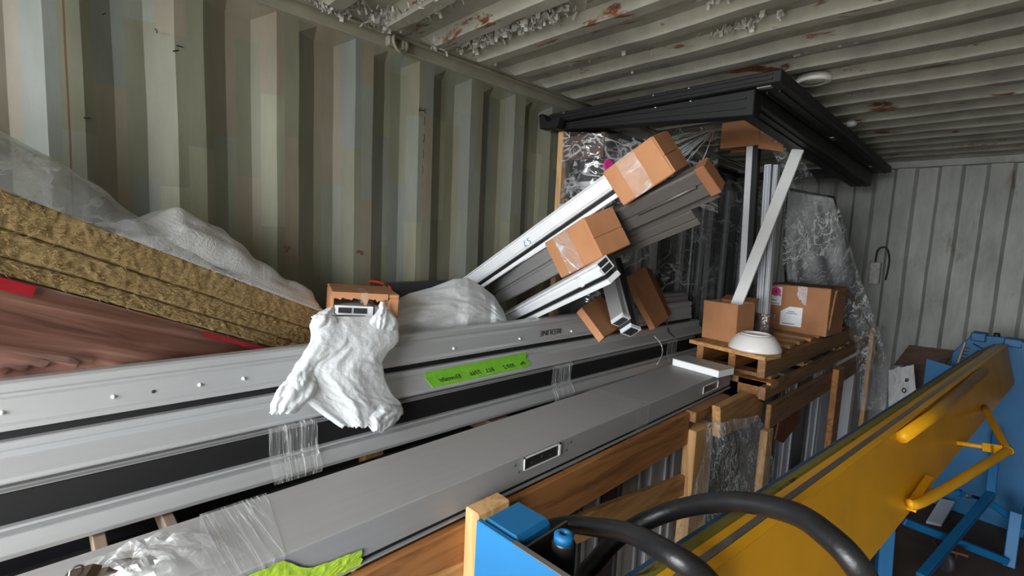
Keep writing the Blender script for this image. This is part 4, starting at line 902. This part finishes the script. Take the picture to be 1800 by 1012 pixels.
# ================================================================ yellow and blue sheet metal folding machine
bd_ = V((.36, 3.35, 0)).normalized(); bn = V((bd_.y, -bd_.x, 0))       # along, across (towards the right wall)
BO = V((1.48, .72, 1.12))
def bp(s, a, z): return BO+bd_*s+bn*a+V((0, 0, z))
def bex(poly, s0, s1): return mk(extr, poly, bp(s0, 0, 0), bn, (0, 0, 1), bd_*(s1-s0))
fm = thing('folding_machine', 'yellow and blue manual sheet metal folding machine standing along the aisle', 'machine', (1.6, 2.4, 0))
S0, SE = -.62, 3.38
apr = obj('folding_leaf', bex([(0, 0), (.055, -.222), (.043, -.225), (-.014, -.002)], S0, SE), M['yellow'], fm, bevel=.002)
obj('leaf_rim', bex([(-.014, -.001), (.004, .002), (.006, .008), (-.012, .008)], S0, SE), M['yellow'], apr, bevel=.001)
obj('steel_strip', bex([(-.030, -.004), (-.014, -.004), (-.014, .006), (-.026, .008)], S0, SE), M['steel'], fm)
obj('folding_blade', bex([(-.052, -.012), (-.031, -.008), (-.030, .002), (-.048, -.002)], S0, SE), M['yellow'], fm)
obj('clamping_beam', bex([(-.098, -.06), (-.053, -.03), (-.053, -.012), (-.06, -.008), (-.096, -.036)], S0, SE), M['olive'], fm)
obj('rear_beam', bex([(-.15, -.24), (-.10, -.24), (-.10, -.05), (-.118, -.052), (-.15, -.10)], S0, SE), M['navy'], fm, bevel=.003)
obj('bed', bex([(-.10, -.40), (-.02, -.40), (-.02, -.24), (-.10, -.20)], S0+.3, SE), M['navy'], fm)
# stiffening tube and pull handle on the leaf
def lf(s, h, o): return bp(s, .055*h/.222*1+o, -h)
def leafpt(u, v, o=.02):
    n_ = (bn*.222+V((0, 0, .055))).normalized(); P0 = bp(0, 0, 0)+n_*o
    q_ = RT*((u-900)/FPX)+DN*((v-506)/FPX)+FW; t_ = (P0-CAM).dot(n_)/q_.dot(n_); return CAM+q_*t_
obj('stiffener_tube', mk(tube, [leafpt(1586, 768, .014), leafpt(1640, 730, .024), leafpt(1729, 652, .026)], [.017, .018, .018], 14), M['yellow'], apr, True)
h0, h1, h2 = leafpt(1598, 886, .018), leafpt(1772, 792, .13), leafpt(1731, 716, .01)
hd = obj('handle', mk(tube, spline([h0, h0.lerp(h1, .12)+bn*.012, h1.lerp(h0, .06), h1, h1.lerp(h2, .1), h2], 5), .0135, 14), M['yellow'], fm, True)
r0 = leafpt(1682, 778, .0); obj('adjuster_rod', mk(tube, [r0, r0.lerp(h1, .97)], .008, 10), M['yellow'], hd, True)
for f_ in (.50, .66): obj('nut', mk(lathe, [(0, 0), (.017, 0), (.017, .03), (0, .03)], r0.lerp(h1, f_), 6, tuple(h1-r0)), M['yellow'], hd)
obj('gusset', mk(obox, leafpt(1594, 895, .0), leafpt(1625, 850, .0)-leafpt(1594, 895, .0), bn*.02, V((0, 0, .03))), M['yellow'], apr)
# far end frame
fe = 3.42
ef = obj('end_frame', mk(extr, [(-.27, -1.12), (-.24, -.10), (-.16, .035), (-.02, .04), (.06, .03), (.10, -.25), (.17, -.70), (.17, -1.12)], bp(fe, 0, 0), bn, (0, 0, 1), bd_*.03), M['blue'], fm, bevel=.004)
obj('end_plate', mk(extr, [(-.16, -.10), (-.02, -.10), (-.02, -.085), (-.15, -.02)], bp(fe-.05, 0, 0), bn, (0, 0, 1), bd_*.05), M['blue'], ef)
obj('bearing_block', mk(obox, bp(fe-.02, -.165, -.005), bn*.07, bd_*.09, (0, 0, .055)), M['blue'], ef, bevel=.006); obj('bearing_block', mk(obox, bp(fe-.02, -.02, -.01), bn*.08, bd_*.09, (0, 0, .05)), M['blue'], ef, bevel=.006)
obj('clamp_screw', mk(lathe, [(.022, -.04), (.022, -.01), (.016, -.005), (.016, .05), (.013, .06), (0, .06)], bp(fe+.02, -.055, 0), 16), M['rubber'], ef, True)
for a_, z_ in ((-.12, -.06), (-.12, -.12), (-.03, -.10)): obj('bolt', mk(lathe, [(0, .012), (.008, .012), (.012, .004), (.012, 0)], bp(fe-.001, a_, z_), 6, tuple(-bd_)), M['steel'], ef)
obj('scale_rod', mk(tube, [bp(fe-.02, -.185, -.02), bp(fe-.03, -.205, -.17)], .005, 8), M['woodz'], ef)
for i in range(4): obj('louvre', mk(obox, bp(fe-.004, -.195, -.06-.022*i), bn*.05, bd_*.006, (0, 0, .006)), M['rubber'], ef)
obj('guard_plate', mk(obox, bp(fe-.30, -.31, -.42), bn*.14+V((0, 0, -.02)), bd_*.012, (0, 0, .30)), M['blue'], fm, bevel=.002)
obj('stand_edge', mk(extr, [(.055, .03), (.068, .03), (.185, -.70), (.185, -1.12), (.17, -1.12), (.17, -.70)], bp(fe-.04, 0, 0), bn, (0, 0, 1), bd_*.06), M['blue'], ef)
# braces under the machine
def to_floor(p, q, r=0.0): p, q = V(p), V(q); return p+(q-p)*((r-p.z)/(q.z-p.z))
def bt(p, q, r=.018, nm='brace'):
    p, q = V(p), V(q); q = to_floor(p, q, .0) if nm == 'leg' else q; d = q-p; s = d.cross(V((0, 0, 1))).normalized(); w = d.cross(s).normalized()
    return obj(nm, mk(obox, p-s*r-w*r, d, s*2*r, w*2*r), M['blue'], fm, bevel=.003)
bt(at(1618, 1015, Y=2.9), at(1742, 868, Y=3.75), .019); bt(at(1586, 914, Y=3.2), at(1768, 985, Y=3.6), .019); bt(at(1735, 880, Y=3.75), at(1800, 925, Y=3.9), .018); bt(at(1740, 870, Y=3.75), at(1752, 760, Y=3.95), .02, 'strut')
bt(at(1560, 905, Y=3.0), at(1552, 1015, Y=2.95), .03, 'leg'); bt(at(1786, 900, Y=3.7), at(1770, 1015, Y=3.6), .024, 'leg')
q0, q1 = at(1655, 858, Y=3.5), at(1722, 876, Y=3.7)
tr_ = obj('tie_rod', mk(tube, [q0, q1], .009, 10), M['blue'], fm, True); obj('nut', mk(lathe, [(0, 0), (.02, 0), (.02, .035), (0, .035)], q0.lerp(q1, .38), 6, tuple(q1-q0)), M['blue'], tr_); obj('nut', mk(lathe, [(0, 0), (.016, 0), (.016, .025), (0, .025)], q0.lerp(q1, .62), 6, tuple(q1-q0)), M['zinc'], tr_)
# near end: blue cheek, block, spindle
NX = V((1, .02, 0)).normalized(); NY = V((-.02, 1, 0)).normalized(); N0 = V((1.138, .537, 1.12))
obj('near_cheek', mk(extr, [(0, 0), (.20, 0), (.29, -.012), (.30, -.7), (-.01, -.7)], N0, NX, (0, 0, 1), NY*.012), M['blue'], fm, bevel=.002)
obj('worn_edge', mk(obox, N0+NX*.088+NY*.001+V((0, 0, -.0005)), NX*.2, NY*.010, (0, 0, .0012)), M['steel'], fm)
obj('near_block', mk(extr, [(.001, -.07), (.001, 0), (.088, 0), (.090, -.07)], N0+NY*.0125, NX, (0, 0, 1), NY*.095), M['blue'], fm, bevel=.008)
obj('inner_plate', mk(obox, N0+NX*.098+NY*.014+V((0, 0, -.6)), NX*.005, NY*.12, (0, 0, .59)), M['steeld'], fm)
obj('near_column', mk(obox, N0+NX*.01+NY*.014+V((0, 0, -1.12)), NX*.07, NY*.09, (0, 0, 1.05)), M['blue'], fm)
sp = V((1.268, .625, 1.02))
obj('spindle', mk(lathe, [(.019, -.4), (.019, 0)]+[(.019+(.0022 if i % 2 else 0), .004*i) for i in range(1, 22)]+[(.015, .092), (0, .092)], sp, 24), M['steeld'], fm, True)
o = obj('spindle_cap', mk(lathe, [(.0, .093), (.006, .093), (.006, .102), (.010, .104), (.0175, .100), (.018, .088), (.014, .086)], sp, 24), M['blue'], fm, True)
obj('near_plate', mk(obox, sp+V((-.03, -.05, -.40)), NX*.2, NY*.14, (0, 0, .30)), M['steeld'], fm)
obj('foot_block', mk(obox, V((1.30, .52, .95)), NX*.08, NY*.06, (0, 0, .115)), M['blue'], fm, bevel=.006)
# black hoses
h = [V((1.185, .638, 1.035)), V((1.172, .69, 1.03)), at(950, 935, Z=1.03), at(995, 922, Z=1.04), at(1045, 926, Z=1.07), at(1110, 938, Z=1.12), at(1180, 975, Z=1.18), at(1235, 1012, Z=1.16), at(1275, 1060, Z=1.10)]
tag(obj('rubber_hose', mk(tube, spline(h, 8), .0175, 16), M['hose'], smooth=True), 'black rubber hose arching low beside the machine spindle', 'hose')
h = [V((1.30, .68, .930)), at(1025, 1020, Z=.945), at(1045, 990, Z=.965), at(1095, 938, Z=1.01), at(1180, 898, Z=1.075), at(1285, 881, Z=1.16), at(1390, 900, Z=1.20), at(1460, 945, Z=1.21), at(1510, 1000, Z=1.19), at(1540, 1060, Z=1.12)]
tag(obj('rubber_hose', mk(tube, spline(h, 8), .0185, 16), M['hose'], smooth=True), 'long black rubber hose looping high over the yellow folding leaf', 'hose')

# ================================================================ odds and ends at the back
pp = thing('brown_paper', 'torn brown wrapping paper lying behind the blue machine end against the back wall', 'paper', tuple(at(1630, 650, Y=4.6)))
def sheet(pts, name, mat, parent, n=10, amp=.02, seed=0):
    A_, B_, C_, D_ = [V(p_) for p_ in pts]; bm = bmesh.new()
    grid(bm, lambda s, t: A_.lerp(B_, s).lerp(D_.lerp(C_, s), t)+V((0, 1, .4))*nz3((s*4, t*4, seed))*amp, n, n); return obj(name, bm, mat, parent, solid=.002)
tl, tr_2 = at(1592, 620, Y=4.875), at(1776, 612, Y=4.875)
sheet([at(1570, 642, Y=4.80), at(1598, 606, Y=4.868), at(1680, 616, Y=4.868), at(1660, 640, Y=4.82)], 'sheet', M['brownpaper'], pp, 10, .012, 1)
sheet([tl, tr_2, V((tr_2.x, 4.80, .002)), V((tl.x, 4.80, .002))], 'sheet', M['brownpaper'], pp, 18, .010, 2)
sheet([at(1568, 672, Y=4.79), at(1600, 640, Y=4.86), at(1604, 652, Y=4.86), at(1570, 690, Y=4.79)], 'sheet', M['brownpaper'], pp, 6, .008, 3)
wbag = thing('white_bag', 'crumpled white printed plastic bag on the floor between far crate and machine', 'bag', tuple(at(1585, 690, Y=4.3)))
w0, w1, w2, w3 = at(1562, 650, Y=4.48), at(1606, 640, Y=4.50), at(1612, 715, Y=4.42), at(1562, 730, Y=4.40)
sheet([w0, w1, w2, w3], 'sheet', M['foam2'], wbag, 18, .03, 4); sheet([w3, w2, V((w2.x+.04, 4.30, .003)), V((w3.x, 4.28, .003))], 'sheet', M['foam2'], wbag, 18, .03, 4)
text_mesh('lettering', 'D', .028, M['ink'], at(1594, 668, Y=4.435), (1, 0, 0), (0, 0, 1), wbag, .02)
obj('handle_loop', mk(tube, [at(1589+3*math.sin(a_), 686-4*math.cos(a_), Y=4.43) for a_ in [i*.5 for i in range(13)]], .0035, 6), M['rubber'], wbag, True)
o = tag(obj('junction_box', bbox(1.02, 1.09, 4.84, 4.925, 1.38, 1.56), M['flake'], bevel=.006), 'small white junction box fixed to the corrugated back wall', 'junction box')
obj('cable', mk(tube, spline([(1.05, 4.87, 1.56), (1.06, 4.85, 1.66), (1.11, 4.85, 1.68), (1.14, 4.86, 1.58), (1.13, 4.87, 1.42)], 6), .006, 8), M['rubber'], o, True)
tag(obj('grey_plank', mk(obox, to_floor(at(1652, 880, Y=4.05), at(1566, 1020, Y=3.25), .001), at(1652, 880, Y=4.05)-to_floor(at(1652, 880, Y=4.05), at(1566, 1020, Y=3.25), .001), (.07, .03, 0), (0, .0, .018)), M['lgrey_up'], bevel=.002), 'pale grey plank leaning on the floor behind the machine braces', 'plank')
cs = thing('castor', 'small dark castor wheel on a rusty bracket beneath the machine', 'castor', tuple(at(1660, 990, Z=0)))
c = at(1662, 985, Z=.06); obj('wheel', mk(lathe, [(0, -.018), (.05, -.018), (.058, -.01), (.058, .01), (.05, .018), (0, .018)], c, 24, (.8, .6, 0)), M['dark'], cs, True)
obj('bracket', mk(obox, c+V((-.04, -.02, .055)), (.12, .03, 0), (-.02, .07, 0), (0, 0, .012)), plain('rusty_steel', '#5a3526', .8, .2, .3, 20), cs); obj('fork', mk(obox, c+V((.03, .0, -.02)), (.012, .004, 0), (-.02, .05, 0), (0, 0, .08)), M['steeld'], cs)
cn = ['white', 'charcoal', 'dark green']
for i in range(8):
    bm = bbox(1.98, 2.3, 4.4, 4.75, .001+i*.11, .022+i*.11); tr = thing('plastic_tray', cn[i % 3]+' plastic tray, '+ORD[i]+' up from the floor in the stack by the back wall', 'tray', (2.14, 4.57, .001+i*.11), 'trays stacked by the back wall')
    mt = [M['white'], M['dk_up'], M['greenstrap']][i % 3]; obj('base', bm, mt, tr, bevel=.004)
    for a in ((1.98, 2.3, 4.4, 4.408), (1.98, 2.3, 4.742, 4.75), (1.98, 1.988, 4.408, 4.742), (2.292, 2.3, 4.408, 4.742)): obj('side', bbox(*a, .022+i*.11, .11+i*.11), mt, tr)
